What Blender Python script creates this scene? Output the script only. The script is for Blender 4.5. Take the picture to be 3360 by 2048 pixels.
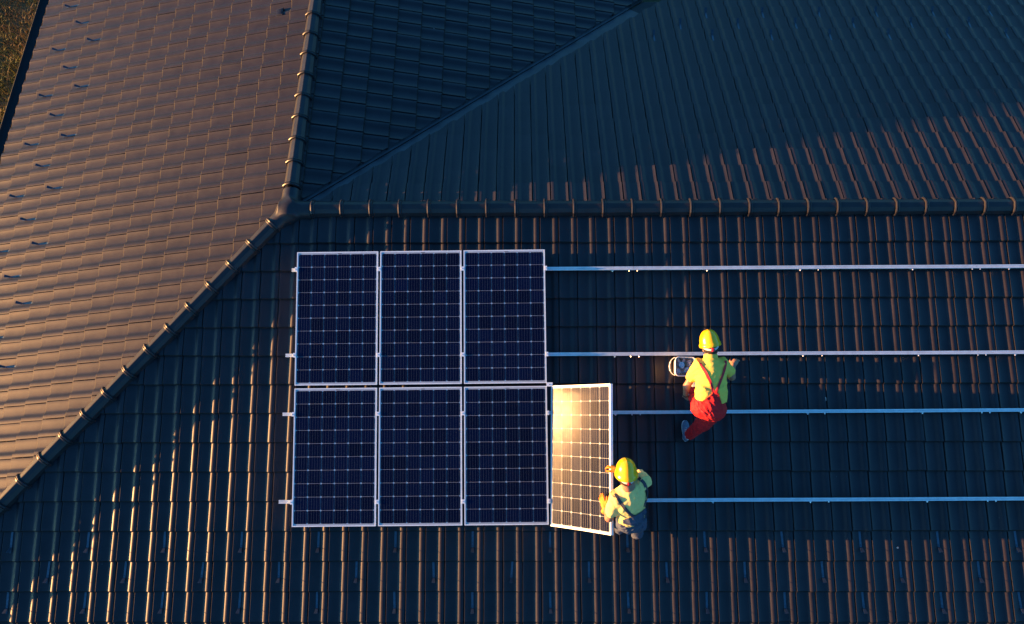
import bpy, math, random
import numpy as np
from mathutils import Matrix, Vector

# ------------------------------------------------------------------ reset
for o in list(bpy.data.objects):
    bpy.data.objects.remove(o, do_unlink=True)
scene = bpy.context.scene
col = scene.collection
R = math.radians
H = 4.5                                   # height of the roof apex above the ground

# ------------------------------------------------------------------ camera
cam_d = bpy.data.cameras.new('camera')
cam_d.sensor_width = 36.0
cam_d.sensor_fit = 'HORIZONTAL'
cam_d.lens = 2784.08 / 3360 * 36
cam_d.clip_end = 2000
cam_d.clip_start = 0.05
cam = bpy.data.objects.new('camera', cam_d)
col.objects.link(cam)
CP = Vector((2.86398, -5.57380, 9.05131 + H))
cr = Vector((0.9999595, 0.0008428, -0.0089616))
cu = Vector((0.0029707, 0.9089240, 0.4169512))
cd = Vector((-0.0084969, 0.4169609, -0.9088847))
cam.matrix_world = Matrix(((cr.x, cu.x, -cd.x, CP.x), (cr.y, cu.y, -cd.y, CP.y),
                           (cr.z, cu.z, -cd.z, CP.z), (0, 0, 0, 1)))
scene.camera = cam

# ------------------------------------------------------------------ sky, sun, exposure
SUN_EL = math.atan(0.0765)
world = bpy.data.worlds.new('World')
scene.world = world
world.use_nodes = True
wn = world.node_tree.nodes
wl = world.node_tree.links
wn.clear()
sky = wn.new('ShaderNodeTexSky')
sky.sky_type = 'NISHITA'
sky.sun_disc = False
sky.sun_elevation = SUN_EL
sky.sun_rotation = R(-90.3)
sky.air_density = 1.0
sky.dust_density = 1.2
sky.ozone_density = 2.5
wmul = wn.new('ShaderNodeMix')
wmul.data_type = 'RGBA'
wmul.blend_type = 'MULTIPLY'
wmul.inputs[0].default_value = 1.0
wmul.inputs[7].default_value = (0.33, 0.83, 1.20, 1)      # cool white balance of the dusk sky
bg = wn.new('ShaderNodeBackground')
bg.inputs['Strength'].default_value = 0.108
wo = wn.new('ShaderNodeOutputWorld')
wl.new(sky.outputs[0], wmul.inputs[6])
wl.new(wmul.outputs[2], bg.inputs['Color'])
wl.new(bg.outputs[0], wo.inputs['Surface'])

sun_d = bpy.data.lights.new('sun', 'SUN')
sun_d.energy = 5.0
sun_d.angle = R(0.5)
sun_d.color = (1.0, 0.47, 0.16)
sun = bpy.data.objects.new('sun', sun_d)
col.objects.link(sun)
sdir = Vector((1.0, 0.005, -math.tan(SUN_EL))).normalized()
sun.rotation_euler = sdir.to_track_quat('-Z', 'Y').to_euler()
sun.location = (-30, 0, 20)

scene.view_settings.view_transform = 'Standard'
scene.view_settings.look = 'None'
scene.view_settings.gamma = 1.0
scene.view_settings.use_curve_mapping = False
scene.view_settings.exposure = 2.42
scene.render.engine = 'CYCLES'

rng = random.Random(7)
nrg = np.random.default_rng(11)


# ================================================================== materials
def new_mat(name):
    m = bpy.data.materials.new(name)
    m.use_nodes = True
    nt = m.node_tree
    b = nt.nodes['Principled BSDF']
    return m, nt, b


def mat(name, colr, rough=0.5, metal=0.0, var=0.15, scale=30.0, bump=0.0, bscale=120.0, spec=0.5,
        coat=0.0, coat_r=0.1, sheen=0.0, detail=4.0):
    """procedural principled material: noise-varied colour and roughness, optional fine bump"""
    m, nt, b = new_mat(name)
    tc = nt.nodes.new('ShaderNodeNewGeometry')
    n = nt.nodes.new('ShaderNodeTexNoise')
    n.inputs['Scale'].default_value = scale
    n.inputs['Detail'].default_value = detail
    nt.links.new(tc.outputs['Position'], n.inputs['Vector'])
    r = nt.nodes.new('ShaderNodeValToRGB')
    r.color_ramp.elements[0].position = 0.3
    r.color_ramp.elements[1].position = 0.7
    r.color_ramp.elements[0].color = tuple(c * (1 - var) for c in colr) + (1,)
    r.color_ramp.elements[1].color = tuple(min(1, c * (1 + var)) for c in colr) + (1,)
    nt.links.new(n.outputs['Fac'], r.inputs['Fac'])
    nt.links.new(r.outputs['Color'], b.inputs['Base Color'])
    b.inputs['Roughness'].default_value = rough
    b.inputs['Metallic'].default_value = metal
    b.inputs['Specular IOR Level'].default_value = spec
    if coat:
        b.inputs['Coat Weight'].default_value = coat
        b.inputs['Coat Roughness'].default_value = coat_r
        b.inputs['Coat IOR'].default_value = 1.27
    if sheen:
        b.inputs['Sheen Weight'].default_value = sheen
    if bump:
        n2 = nt.nodes.new('ShaderNodeTexNoise')
        n2.inputs['Scale'].default_value = bscale
        n2.inputs['Detail'].default_value = 3
        nt.links.new(tc.outputs['Position'], n2.inputs['Vector'])
        bp = nt.nodes.new('ShaderNodeBump')
        bp.inputs['Strength'].default_value = bump
        bp.inputs['Distance'].default_value = 0.004
        nt.links.new(n2.outputs['Fac'], bp.inputs['Height'])
        nt.links.new(bp.outputs['Normal'], b.inputs['Normal'])
    return m


def tile_material():
    m, nt, b = new_mat('engobed_roof_tile')
    g = nt.nodes.new('ShaderNodeNewGeometry')
    big = nt.nodes.new('ShaderNodeTexNoise')
    big.inputs['Scale'].default_value = 5.0
    big.inputs['Detail'].default_value = 6
    big.inputs['Roughness'].default_value = 0.65
    fine = nt.nodes.new('ShaderNodeTexNoise')
    fine.inputs['Scale'].default_value = 260
    fine.inputs['Detail'].default_value = 3
    for n in (big, fine):
        nt.links.new(g.outputs['Position'], n.inputs['Vector'])
    a1 = nt.nodes.new('ShaderNodeAttribute')
    a1.attribute_name = 'tint'
    a1.attribute_type = 'GEOMETRY'
    a2 = nt.nodes.new('ShaderNodeAttribute')
    a2.attribute_name = 'tint'
    a2.attribute_type = 'OBJECT'
    add = nt.nodes.new('ShaderNodeMath')
    add.operation = 'ADD'
    nt.links.new(a1.outputs['Fac'], add.inputs[0])
    nt.links.new(a2.outputs['Fac'], add.inputs[1])
    # value = .72 + .36*tint + .35*(noise-.5)
    m1 = nt.nodes.new('ShaderNodeMath')
    m1.operation = 'MULTIPLY_ADD'
    m1.inputs[1].default_value = 0.24
    m1.inputs[2].default_value = 0.71
    nt.links.new(add.outputs[0], m1.inputs[0])
    m2 = nt.nodes.new('ShaderNodeMath')
    m2.operation = 'MULTIPLY_ADD'
    m2.inputs[1].default_value = 0.7
    nt.links.new(big.outputs['Fac'], m2.inputs[0])
    nt.links.new(m1.outputs[0], m2.inputs[2])
    m3 = nt.nodes.new('ShaderNodeMath')
    m3.operation = 'SUBTRACT'
    m3.inputs[1].default_value = 0.32
    nt.links.new(m2.outputs[0], m3.inputs[0])
    mul = nt.nodes.new('ShaderNodeMix')
    mul.data_type = 'RGBA'
    mul.blend_type = 'MULTIPLY'
    mul.inputs[0].default_value = 1
    mul.inputs[6].default_value = TILE_COL
    nt.links.new(m3.outputs[0], mul.inputs[7])
    # sparse pale specks of dust and lichen
    vor = nt.nodes.new('ShaderNodeTexVoronoi')
    vor.inputs['Scale'].default_value = 9
    nt.links.new(g.outputs['Position'], vor.inputs['Vector'])
    lt = nt.nodes.new('ShaderNodeMath')
    lt.operation = 'LESS_THAN'
    lt.inputs[1].default_value = 0.035
    nt.links.new(vor.outputs['Distance'], lt.inputs[0])
    gate = nt.nodes.new('ShaderNodeMath')
    gate.operation = 'GREATER_THAN'
    gate.inputs[1].default_value = 0.9
    sepc = nt.nodes.new('ShaderNodeSeparateColor')
    nt.links.new(vor.outputs['Color'], sepc.inputs[0])
    nt.links.new(sepc.outputs[0], gate.inputs[0])
    both = nt.nodes.new('ShaderNodeMath')
    both.operation = 'MULTIPLY'
    nt.links.new(lt.outputs[0], both.inputs[0])
    nt.links.new(gate.outputs[0], both.inputs[1])
    mx = nt.nodes.new('ShaderNodeMix')
    mx.data_type = 'RGBA'
    nt.links.new(both.outputs[0], mx.inputs[0])
    nt.links.new(mul.outputs[2], mx.inputs[6])
    mx.inputs[7].default_value = (0.15, 0.14, 0.13, 1)
    nt.links.new(mx.outputs[2], b.inputs['Base Color'])
    rr = nt.nodes.new('ShaderNodeMapRange')
    rr.inputs['To Min'].default_value = 0.36
    rr.inputs['To Max'].default_value = 0.52
    nt.links.new(big.outputs['Fac'], rr.inputs['Value'])
    nt.links.new(rr.outputs[0], b.inputs['Roughness'])
    b.inputs['Specular IOR Level'].default_value = 0.28
    bp = nt.nodes.new('ShaderNodeBump')
    bp.inputs['Strength'].default_value = 0.12
    bp.inputs['Distance'].default_value = 0.002
    nt.links.new(fine.outputs['Fac'], bp.inputs['Height'])
    nt.links.new(bp.outputs['Normal'], b.inputs['Normal'])
    return m


TILE_COL = (0.0232, 0.0207, 0.0255, 1)
M_TILE = tile_material()
M_NOSE = mat('shade_dark_tile_edge', (0.0105, 0.0100, 0.0105), 0.75, var=0.4, scale=18, spec=.2)  # tile edge darkened to paint in the shade line along each course
M_DECK = mat('roofing_felt', (0.018, 0.018, 0.02), 0.9)
M_RIDGE = mat('ridge_tile_engobe', (0.0175, 0.0165, 0.0200), 0.42, spec=.35, var=0.22, scale=7, bump=0.1, bscale=240)
M_FLASH = mat('painted_sheet_metal', (0.040, 0.046, 0.056), 0.5, 0.2, var=0.2, scale=6)
M_HOOK = mat('blue_grey_painted_steel', (0.022, 0.036, 0.055), 0.45, 0.2, var=0.2)
M_STRAP = mat('blue_grey_strap', (0.040, 0.074, 0.108), 0.5, 0.1, var=0.2)
M_GUTTER = mat('anthracite_gutter', (0.010, 0.012, 0.015), 0.8, 0.0)
M_ALU = mat('mill_aluminium', (0.54, 0.63, 0.67), 0.40, 0.15, var=0.10, scale=14)
M_FRAME = mat('anodised_frame', (0.74, 0.81, 0.82), 0.42, 0.05, var=0.06, scale=20)
M_SHEET = mat('laminated_backsheet', (0.34, 0.40, 0.45), 0.3, 0, var=0.05, coat=.3, coat_r=0.2, spec=.1)
M_BUS = mat('tinned_busbar', (0.105, 0.125, 0.145), 0.4, 0.2, var=0.1, coat=.3, coat_r=0.2)
M_BOLT = mat('zinc_bolt', (0.55, 0.55, 0.55), 0.3, 0.9)
M_WALL = mat('cream_render', (0.55, 0.5, 0.42), 0.9, var=0.08, scale=8, bump=0.3, bscale=90)
M_WOOD = mat('stained_fascia', (0.10, 0.06, 0.035), 0.6, var=0.3, scale=25)


def cell_material():
    m, nt, b = new_mat('monocrystalline_cell')
    g = nt.nodes.new('ShaderNodeObjectInfo')
    r = nt.nodes.new('ShaderNodeValToRGB')
    r.color_ramp.elements[0].color = (0.0008, 0.0030, 0.0165, 1)
    r.color_ramp.elements[1].color = (0.0015, 0.0055, 0.0290, 1)
    nt.links.new(g.outputs['Random'], r.inputs['Fac'])
    nt.links.new(r.outputs['Color'], b.inputs['Base Color'])
    geo = nt.nodes.new('ShaderNodeNewGeometry')
    n = nt.nodes.new('ShaderNodeTexNoise')
    n.inputs['Scale'].default_value = 9
    n.inputs['Detail'].default_value = 5
    nt.links.new(geo.outputs['Position'], n.inputs['Vector'])
    mr = nt.nodes.new('ShaderNodeMapRange')
    mr.inputs['To Min'].default_value = 0.13
    mr.inputs['To Max'].default_value = 0.18
    nt.links.new(n.outputs['Fac'], mr.inputs['Value'])
    b.inputs['Roughness'].default_value = 0.4
    b.inputs['Specular IOR Level'].default_value = 0.0
    b.inputs['Coat Weight'].default_value = 0.36
    b.inputs['Coat IOR'].default_value = 1.27
    nt.links.new(mr.outputs[0], b.inputs['Coat Roughness'])
    return m


M_CELL = cell_material()


# ================================================================== mesh helpers
WORLD = {}                                   # object -> world matrix (kept here: no depsgraph update needed)


def tag(o, label=None, cat=None, group=None, kind=None):
    if label: o['label'] = label
    if cat: o['category'] = cat
    if group: o['group'] = group
    if kind: o['kind'] = kind
    return o


def link(o, parent=None, mw=None):
    col.objects.link(o)
    mw = mw.copy() if mw is not None else Matrix.Identity(4)
    WORLD[o.name] = mw
    if parent is not None:
        o.parent = parent
        o.matrix_parent_inverse = WORLD[parent.name].inverted()
    o.matrix_basis = mw
    return o


def empty(name, loc, rot=None):
    o = bpy.data.objects.new(name, None)
    o.empty_display_size = 0.1
    mw = Matrix.Translation(loc)
    if rot is not None:
        mw = mw @ rot
    return link(o, None, mw)


def mesh(name, V, F, mats, sharp=40, smooth=True, fm=None):
    me = bpy.data.meshes.new(name)
    me.from_pydata([tuple(v) for v in V], [], [tuple(f) for f in F])
    for m in (mats if isinstance(mats, (list, tuple)) else [mats]):
        me.materials.append(m)
    if fm is not None:
        me.polygons.foreach_set('material_index', np.array(fm, dtype=np.int32))
    if smooth:
        me.polygons.foreach_set('use_smooth', np.ones(len(me.polygons), dtype=bool))
        me.update()
        if sharp is not None:
            me.set_sharp_from_angle(angle=R(sharp))
    me.update()
    return me


def obj(name, me, parent=None, mw=None):
    return link(bpy.data.objects.new(name, me), parent, mw)


class MB:
    """collects shapes into one mesh"""
    def __init__(s):
        s.V = []; s.F = []; s.M = []

    def add(s, V, F, mi=0):
        o = len(s.V)
        s.V += [tuple(v) for v in V]
        s.F += [tuple(i + o for i in f) for f in F]
        s.M += [mi] * len(F)
        return s

    def box(s, lo, hi, mi=0, T=None):
        x0, y0, z0 = lo; x1, y1, z1 = hi
        V = [Vector(p) for p in ((x0,y0,z0),(x1,y0,z0),(x1,y1,z0),(x0,y1,z0),(x0,y0,z1),(x1,y0,z1),(x1,y1,z1),(x0,y1,z1))]
        if T is not None: V = [T @ v for v in V]
        return s.add(V, [(3,2,1,0),(4,5,6,7),(0,1,5,4),(1,2,6,5),(2,3,7,6),(3,0,4,7)], mi)

    def loft(s, secs, closed=True, cap=True, mi=0):
        n = len(secs[0]); V = [p for sec in secs for p in sec]; F = []
        for i in range(len(secs) - 1):
            for j in range(n if closed else n - 1):
                k = (j + 1) % n
                F.append((i*n+j, i*n+k, (i+1)*n+k, (i+1)*n+j))
        if cap and closed:
            F.append(tuple(range(n))[::-1]); F.append(tuple((len(secs)-1)*n + j for j in range(n)))
        return s.add(V, F, mi)

    def tube(s, pts, r, n=8, mi=0, cap=True):
        pts = [Vector(p) for p in pts]; rs = r if isinstance(r, (list, tuple)) else [r]*len(pts)
        secs = []; up = Vector((0.3, 0.2, 1)).normalized()
        for i, p in enumerate(pts):
            d = (pts[min(i+1, len(pts)-1)] - pts[max(i-1, 0)]).normalized()
            a = d.cross(up)
            if a.length < 1e-3: a = d.cross(Vector((1, 0, 0)))
            a.normalize(); b = d.cross(a)
            secs.append([p + (a*math.cos(t) + b*math.sin(t))*rs[i] for t in [2*math.pi*k/n for k in range(n)]])
        return s.loft(secs, True, cap, mi)

    def build(s, name, mats, parent=None, mw=None, sharp=40, smooth=True):
        return obj(name, mesh(name, s.V, s.F, mats, sharp, smooth, s.M), parent, mw)


# ================================================================== implicit shapes (smooth unions meshed with surface nets)
def _sub(lo, hi, org, h, shp):
    a = np.maximum(np.floor((np.array(lo) - org)/h).astype(int), 0)
    b = np.minimum(np.ceil((np.array(hi) - org)/h).astype(int) + 1, shp)
    return a, b


class SDF:
    def __init__(s, lo, hi, h):
        s.lo = np.array(lo, float); s.h = h
        s.n = np.ceil((np.array(hi) - s.lo)/h).astype(int) + 1
        s.F = np.full(s.n, 1.0, dtype=np.float32)

    def grid(s, a, b):
        ax = [(s.lo[i] + np.arange(a[i], b[i])*s.h).astype(np.float32) for i in range(3)]
        return ax[0][:, None, None], ax[1][None, :, None], ax[2][None, None, :]

    def put(s, fn, lo, hi, k, op='u'):
        pad = k + 3*s.h
        a, b = _sub(np.array(lo) - pad, np.array(hi) + pad, s.lo, s.h, s.n)
        if (b <= a).any(): return s
        X, Y, Z = s.grid(a, b)
        d = fn(X, Y, Z)
        sl3 = tuple(slice(a[i], b[i]) for i in range(3))
        f = s.F[sl3]
        if op == 'u':
            if k > 0:
                t = np.clip(.5 + .5*(f - d)/k, 0, 1)
                r = f*(1 - t) + d*t - k*t*(1 - t)
            else: r = np.minimum(f, d)
        elif op == 'cut':
            if k > 0:
                d = -d
                t = np.clip(.5 - .5*(f - d)/k, 0, 1)
                r = f*(1 - t) + d*t + k*t*(1 - t)
            else: r = np.maximum(f, -d)
        s.F[sl3] = r
        return s

    def cone(s, p, q, r0, r1, k=.02, flat=False, op='u'):
        p = np.array(p, float); q = np.array(q, float); v = q - p; ll = float(v @ v)
        rm = max(r0, r1)

        def fn(X, Y, Z):
            x, y, z = X - p[0], Y - p[1], Z - p[2]
            t = (x*v[0] + y*v[1] + z*v[2])/ll
            tc = np.clip(t, 0, 1)
            d = np.sqrt((x - tc*v[0])**2 + (y - tc*v[1])**2 + (z - tc*v[2])**2) - (r0 + (r1 - r0)*tc)
            if flat:
                rad = np.sqrt(np.maximum((x - t*v[0])**2 + (y - t*v[1])**2 + (z - t*v[2])**2, 0)) - (r0 + (r1 - r0)*tc)
                d = np.maximum(rad, (t - 1)*math.sqrt(ll))
                d = np.maximum(d, -t*math.sqrt(ll) - r0)
            return d.astype(np.float32)
        return s.put(fn, np.minimum(p, q) - rm, np.maximum(p, q) + rm, k, op)

    def ell(s, c, r, axes=None, k=.02, op='u'):
        c = np.array(c, float); r = np.array(r, float)
        A = np.eye(3) if axes is None else np.array([np.array(a)/np.linalg.norm(a) for a in axes])

        def fn(X, Y, Z):
            x, y, z = X - c[0], Y - c[1], Z - c[2]
            u = [(x*A[i][0] + y*A[i][1] + z*A[i][2])/r[i] for i in range(3)]
            k0 = np.sqrt(u[0]**2 + u[1]**2 + u[2]**2)
            k1 = np.sqrt((u[0]/r[0])**2 + (u[1]/r[1])**2 + (u[2]/r[2])**2) + 1e-9
            return (k0*(k0 - 1)/k1).astype(np.float32)
        m = r.max()
        return s.put(fn, c - m, c + m, k, op)

    def plane(s, p, n, lo, hi, k=0.0):
        """keep only the side the normal points away from, inside the box lo..hi"""
        p = np.array(p, float); n = np.array(n, float)/np.linalg.norm(n)
        a, b = _sub(lo, hi, s.lo, s.h, s.n)
        X, Y, Z = s.grid(a, b)
        d = (X - p[0])*n[0] + (Y - p[1])*n[1] + (Z - p[2])*n[2]
        sl3 = tuple(slice(a[i], b[i]) for i in range(3))
        s.F[sl3] = np.maximum(s.F[sl3], d)
        return s

    def wrinkle(s, amp, wl, seed, n=7, stretch=(1, 1, 1)):
        g = np.random.default_rng(seed)
        X, Y, Z = s.grid((0, 0, 0), s.n)
        acc = np.zeros(s.n, dtype=np.float32)
        for i in range(n):
            d = g.normal(size=3)*np.array(stretch); d /= np.linalg.norm(d)
            f = 2*np.pi/(wl*g.uniform(.5, 1.5)); ph = g.uniform(0, 6.28)
            d2 = g.normal(size=3); f2 = f*.35
            acc += np.sin(f*(X*d[0] + Y*d[1] + Z*d[2]) + ph + 1.4*np.sin(f2*(X*d2[0] + Y*d2[1] + Z*d2[2])))
        s.F += (amp/math.sqrt(n)*acc).astype(np.float32)
        return s

    def height(s, x, y):
        """highest z inside the shape above (x, y), linearly refined"""
        i = int(round((x - s.lo[0])/s.h)); j = int(round((y - s.lo[1])/s.h))
        colm = s.F[i, j]
        ins = np.nonzero(colm < 0)[0]
        if len(ins) == 0: return None
        k = ins[-1]
        if k + 1 >= len(colm): return s.lo[2] + k*s.h
        t = colm[k]/(colm[k] - colm[k+1])
        return s.lo[2] + (k + t)*s.h

    def mesh(s):
        F = s.F; n = s.n
        ins = F < 0
        cs = ins[:-1, :-1, :-1].astype(np.int8)
        tot = np.zeros(cs.shape, np.int8)
        for dx in (0, 1):
            for dy in (0, 1):
                for dz in (0, 1):
                    tot += ins[dx:n[0]-1+dx, dy:n[1]-1+dy, dz:n[2]-1+dz]
        I, J, K = np.nonzero((tot > 0) & (tot < 8))
        idx = np.full(cs.shape, -1, np.int64)
        idx[I, J, K] = np.arange(len(I))
        acc = np.zeros((len(I), 3)); cnt = np.zeros(len(I))
        crn = [(a, b, c) for a in (0, 1) for b in (0, 1) for c in (0, 1)]
        val = {q: F[I+q[0], J+q[1], K+q[2]].astype(float) for q in crn}
        for q in crn:
            for ax in range(3):
                if q[ax] == 1: continue
                r = list(q); r[ax] = 1; r = tuple(r)
                m = (val[q] < 0) != (val[r] < 0)
                t = np.where(m, val[q]/np.where(m, val[q] - val[r], 1), 0)
                for d in range(3):
                    acc[:, d] += np.where(m, q[d] + (t if d == ax else 0), 0)
                cnt += m
        P = s.lo + (np.stack([I, J, K], 1) + acc/cnt[:, None])*s.h
        quads = []
        for ax in range(3):
            b, c = (ax + 1) % 3, (ax + 2) % 3
            sl1 = [slice(None)]*3; sl2 = [slice(None)]*3
            sl1[ax] = slice(0, n[ax]-1); sl2[ax] = slice(1, n[ax])
            e1, e2 = ins[tuple(sl1)], ins[tuple(sl2)]
            E = np.stack(np.nonzero(e1 != e2), 1)
            ok = (E[:, b] > 0) & (E[:, c] > 0) & (E[:, b] < n[b]-1) & (E[:, c] < n[c]-1)
            E = E[ok]
            fl = e1[E[:, 0], E[:, 1], E[:, 2]]
            q = []
            for ob, oc in ((-1, -1), (0, -1), (0, 0), (-1, 0)):
                C = E.copy(); C[:, b] += ob; C[:, c] += oc
                q.append(idx[C[:, 0], C[:, 1], C[:, 2]])
            q = np.stack(q, 1)
            q = np.where(fl[:, None], q, q[:, ::-1])
            quads.append(q[(q >= 0).all(1)])
        return P, np.concatenate(quads)

    def build(s, name, mats, parent, mw, relax=2):
        P, Q = s.mesh()
        for _ in range(relax):                      # light smoothing
            A = np.zeros_like(P); c = np.zeros(len(P))
            for i in range(4):
                for j in ((i+1) % 4, (i+3) % 4):
                    np.add.at(A, Q[:, i], P[Q[:, j]]); np.add.at(c, Q[:, i], 1)
            P = .55*P + .45*A/np.maximum(c, 1)[:, None]
        me = mesh(name, P.tolist(), Q.tolist(), mats, None)
        return obj(name, me, parent, mw)


# ================================================================== roof geometry
PHI, PHL = 0.312651, 0.319223                 # pitch of front/back and of left/right slopes
W, L = 0.23, 0.3489                           # tile cover width and gauge
HR = math.tan(PHL) / math.tan(PHI)            # plan direction of hip and valley
APEX = Vector((0, 0, H))
TH, Z0 = 0.036, -0.040                        # tile step at each course, offset of pan below roof plane


class Slope:
    def __init__(s, D, N, a0, s0):
        s.D, s.N = Vector(D), Vector(N)
        s.A = (-s.D).cross(s.N)
        s.a0, s.s0 = a0, s0

    def M(s, a, sd, n=0.0):
        """matrix with x = across, y = up the slope, z = normal at slope coordinates (a, sd)"""
        p = APEX + s.A*a + s.D*sd + s.N*n
        u = -s.D
        return Matrix(((s.A.x, u.x, s.N.x, p.x), (s.A.y, u.y, s.N.y, p.y), (s.A.z, u.z, s.N.z, p.z), (0, 0, 0, 1)))


c_, s_ = math.cos(PHI), math.sin(PHI)
cl, sl = math.cos(PHL), math.sin(PHL)
FRONT = Slope((0, -c_, -s_), (0, -s_, c_), 0.8248, 0.4413)
BACK = Slope((0, c_, -s_), (0, s_, c_), -3.0316, 0.1509)
LEFT = Slope((-cl, 0, -sl), (-sl, 0, cl), 0.5743, 2.1561 - 6*L)
RIGHT = Slope((cl, 0, -sl), (sl, 0, cl), 3.419, 0.480)
XR, YT = 13.7, 9.4                            # right gable end and far gable end of the roof

house = empty('tiled_house', (4, 0, 0))
tag(house, 'large house under a hipped roof of dark interlocking tiles', 'house')

# ---- tile mesh -------------------------------------------------------------
PROF = [(0.000, .014), (.0015, .0232), (.005, .0240), (.013, .0200), (.030, .0138), (.050, .0086), (.072, .0046),
        (.095, .0018), (.114, .0005), (.127, .0010), (.138, .0042), (.148, .0092), (.158, .0148), (.167, .0194), (.176, .0222), (.185, .0226),
        (.2165, .0208), (.2200, .0190), (.2205, -.002)]


def tile_arrays(dx=0.0):
    V, F = [], []
    n = len(PROF)
    for y in (0.013, L + 0.028):
        for a, h in PROF:
            V.append((a, y, h + TH*(1 - y/L) + Z0))
    for y, dz in ((0.0, .0100), (.001, .021)):          # rounded nose of the tile and its lower edge
        for a, h in PROF:
            V.append((a, y, h + TH + Z0 - dz))
    for j in range(n - 1):
        F.append((j, j+1, n+j+1, n+j))
    for j in range(n - 1):
        F.append((2*n+j, 2*n+j+1, j+1, j))
    for j in range(n - 1):
        F.append((3*n+j, 3*n+j+1, 2*n+j+1, 2*n+j))
    return np.array(V), F


TV, TF = tile_arrays()
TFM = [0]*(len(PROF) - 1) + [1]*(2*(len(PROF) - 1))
TILE_MESHES = []
for q in range(3):
    Vq = TV.copy()
    Vq[:, 2] += (q - 1) * 0.0006 * np.sin(Vq[:, 0] * 14 + q)
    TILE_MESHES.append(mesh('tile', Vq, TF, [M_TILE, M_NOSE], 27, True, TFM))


def clip_poly(P, g):
    out = []
    for i in range(len(P)):
        j = (i + 1) % len(P)
        if g[i] >= 0: out.append(P[i])
        if (g[i] >= 0) != (g[j] >= 0):
            t = g[i] / (g[i] - g[j])
            out.append(P[i] + (P[j] - P[i]) * t)
    return out


def jitter():
    return (Matrix.Translation((rng.gauss(0, .0011), rng.gauss(0, .0022), rng.gauss(0, .0007)))
            @ Matrix.Rotation(rng.gauss(0, .0035), 4, 'Z') @ Matrix.Rotation(rng.gauss(0, .0022), 4, 'X')
            @ Matrix.Rotation(rng.gauss(0, .0045), 4, 'Y'))


def slope_tiles(sl_, arange, crange, tests, pick=None):
    """all tiles of one slope; returns list of whole tiles (matrix, key) and merged arrays of the rest"""
    i0 = int(math.floor((arange[0] - sl_.a0) / W)) - 1
    i1 = int(math.ceil((arange[1] - sl_.a0) / W)) + 1
    whole, VV, FF, TT, MM = [], [], [], [], []
    nv = 0
    for c in range(crange[0], crange[1]):
        for i in range(i0, i1):
            a = sl_.a0 + i*W
            sd = sl_.s0 + c*L
            if a < arange[0] - W or a > arange[1]: continue
            Mt = sl_.M(a, sd) @ jitter()
            A = np.array(Mt)
            P = TV @ A[:3, :3].T + A[:3, 3]
            keep = True; cut = []
            for t in tests:
                g = t(P)
                if (g < 0).all(): keep = False; break
                if (g < 0).any(): cut.append(t)
            if not keep: continue
            tint = min(1, max(0, rng.gauss(.5, .22)))
            if not cut and pick and pick(i, c, a, sd):
                whole.append((Mt, (i, c, a, sd), tint)); continue
            if not cut:
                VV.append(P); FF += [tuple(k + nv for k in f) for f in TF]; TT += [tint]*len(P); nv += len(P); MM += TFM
                continue
            polys = [([P[k] for k in f], TFM[q]) for q, f in enumerate(TF)]
            for t in cut:
                nxt = []
                for pl, mi in polys:
                    q = clip_poly(pl, t(np.array(pl)))
                    if len(q) > 2: nxt.append((q, mi))
                polys = nxt
            for pl, mi in polys:
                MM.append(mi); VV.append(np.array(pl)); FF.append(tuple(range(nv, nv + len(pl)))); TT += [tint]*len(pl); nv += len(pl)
    return whole, (np.concatenate(VV) if VV else np.zeros((0, 3))), FF, TT, MM


def tile_field(name, parent, V, F, T, MI):
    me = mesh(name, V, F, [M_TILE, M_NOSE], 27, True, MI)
    at = me.attributes.new('tint', 'FLOAT', 'POINT')
    at.data.foreach_set('value', np.array(T, dtype=np.float32))
    o = obj(name, me, parent)
    o['kind'] = 'stuff'
    return o


def deck(name, pts, N, lo=-0.10, hi=-0.055):
    n = len(pts)
    V = [Vector(p) + APEX + Vector(N)*lo for p in pts] + [Vector(p) + APEX + Vector(N)*hi for p in pts]
    F = [tuple(range(n))[::-1], tuple(range(n, 2*n))] + [(i, (i+1) % n, n+(i+1) % n, n+i) for i in range(n)]
    return obj(name, mesh(name, V, F, M_DECK, 30, False), house)


EY = 5.05
EX = EY / HR
tf, tl = math.tan(PHI), math.tan(PHL)
roof_front = deck('roof_slope', [(0,0,0), (-EX,-EY,-EY*tf), (XR,-EY,-EY*tf), (XR,0,0)], FRONT.N)
roof_left = deck('roof_slope', [(0,0,0), (0,YT,0), (-EX,YT,-EX*tl), (-EX,-EY,-EX*tl)], LEFT.N)
roof_back = deck('roof_slope', [(0,0,0), (XR,0,0), (XR,EY,-EY*tf), (EX,EY,-EY*tf)], BACK.N)
roof_right = deck('roof_slope', [(0,0,0), (EX,EY,-EX*tl), (EX,YT,-EX*tl), (0,YT,0)], RIGHT.N)

PANEL_X0, PANEL_X1 = 0.10, 3.24


def pick_front(i, c, a, sd):
    """tiles that show largest: the lower courses of the front slope, in view and uncovered"""
    if a < -3.35 or a > 8.75: return False
    if c in (10, 11, 12): return True
    if c == 13: return a < 8.75
    if c in (6, 7, 8, 9): return a > 4.45 or (a < -0.13 and c > 7)
    return False


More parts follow.
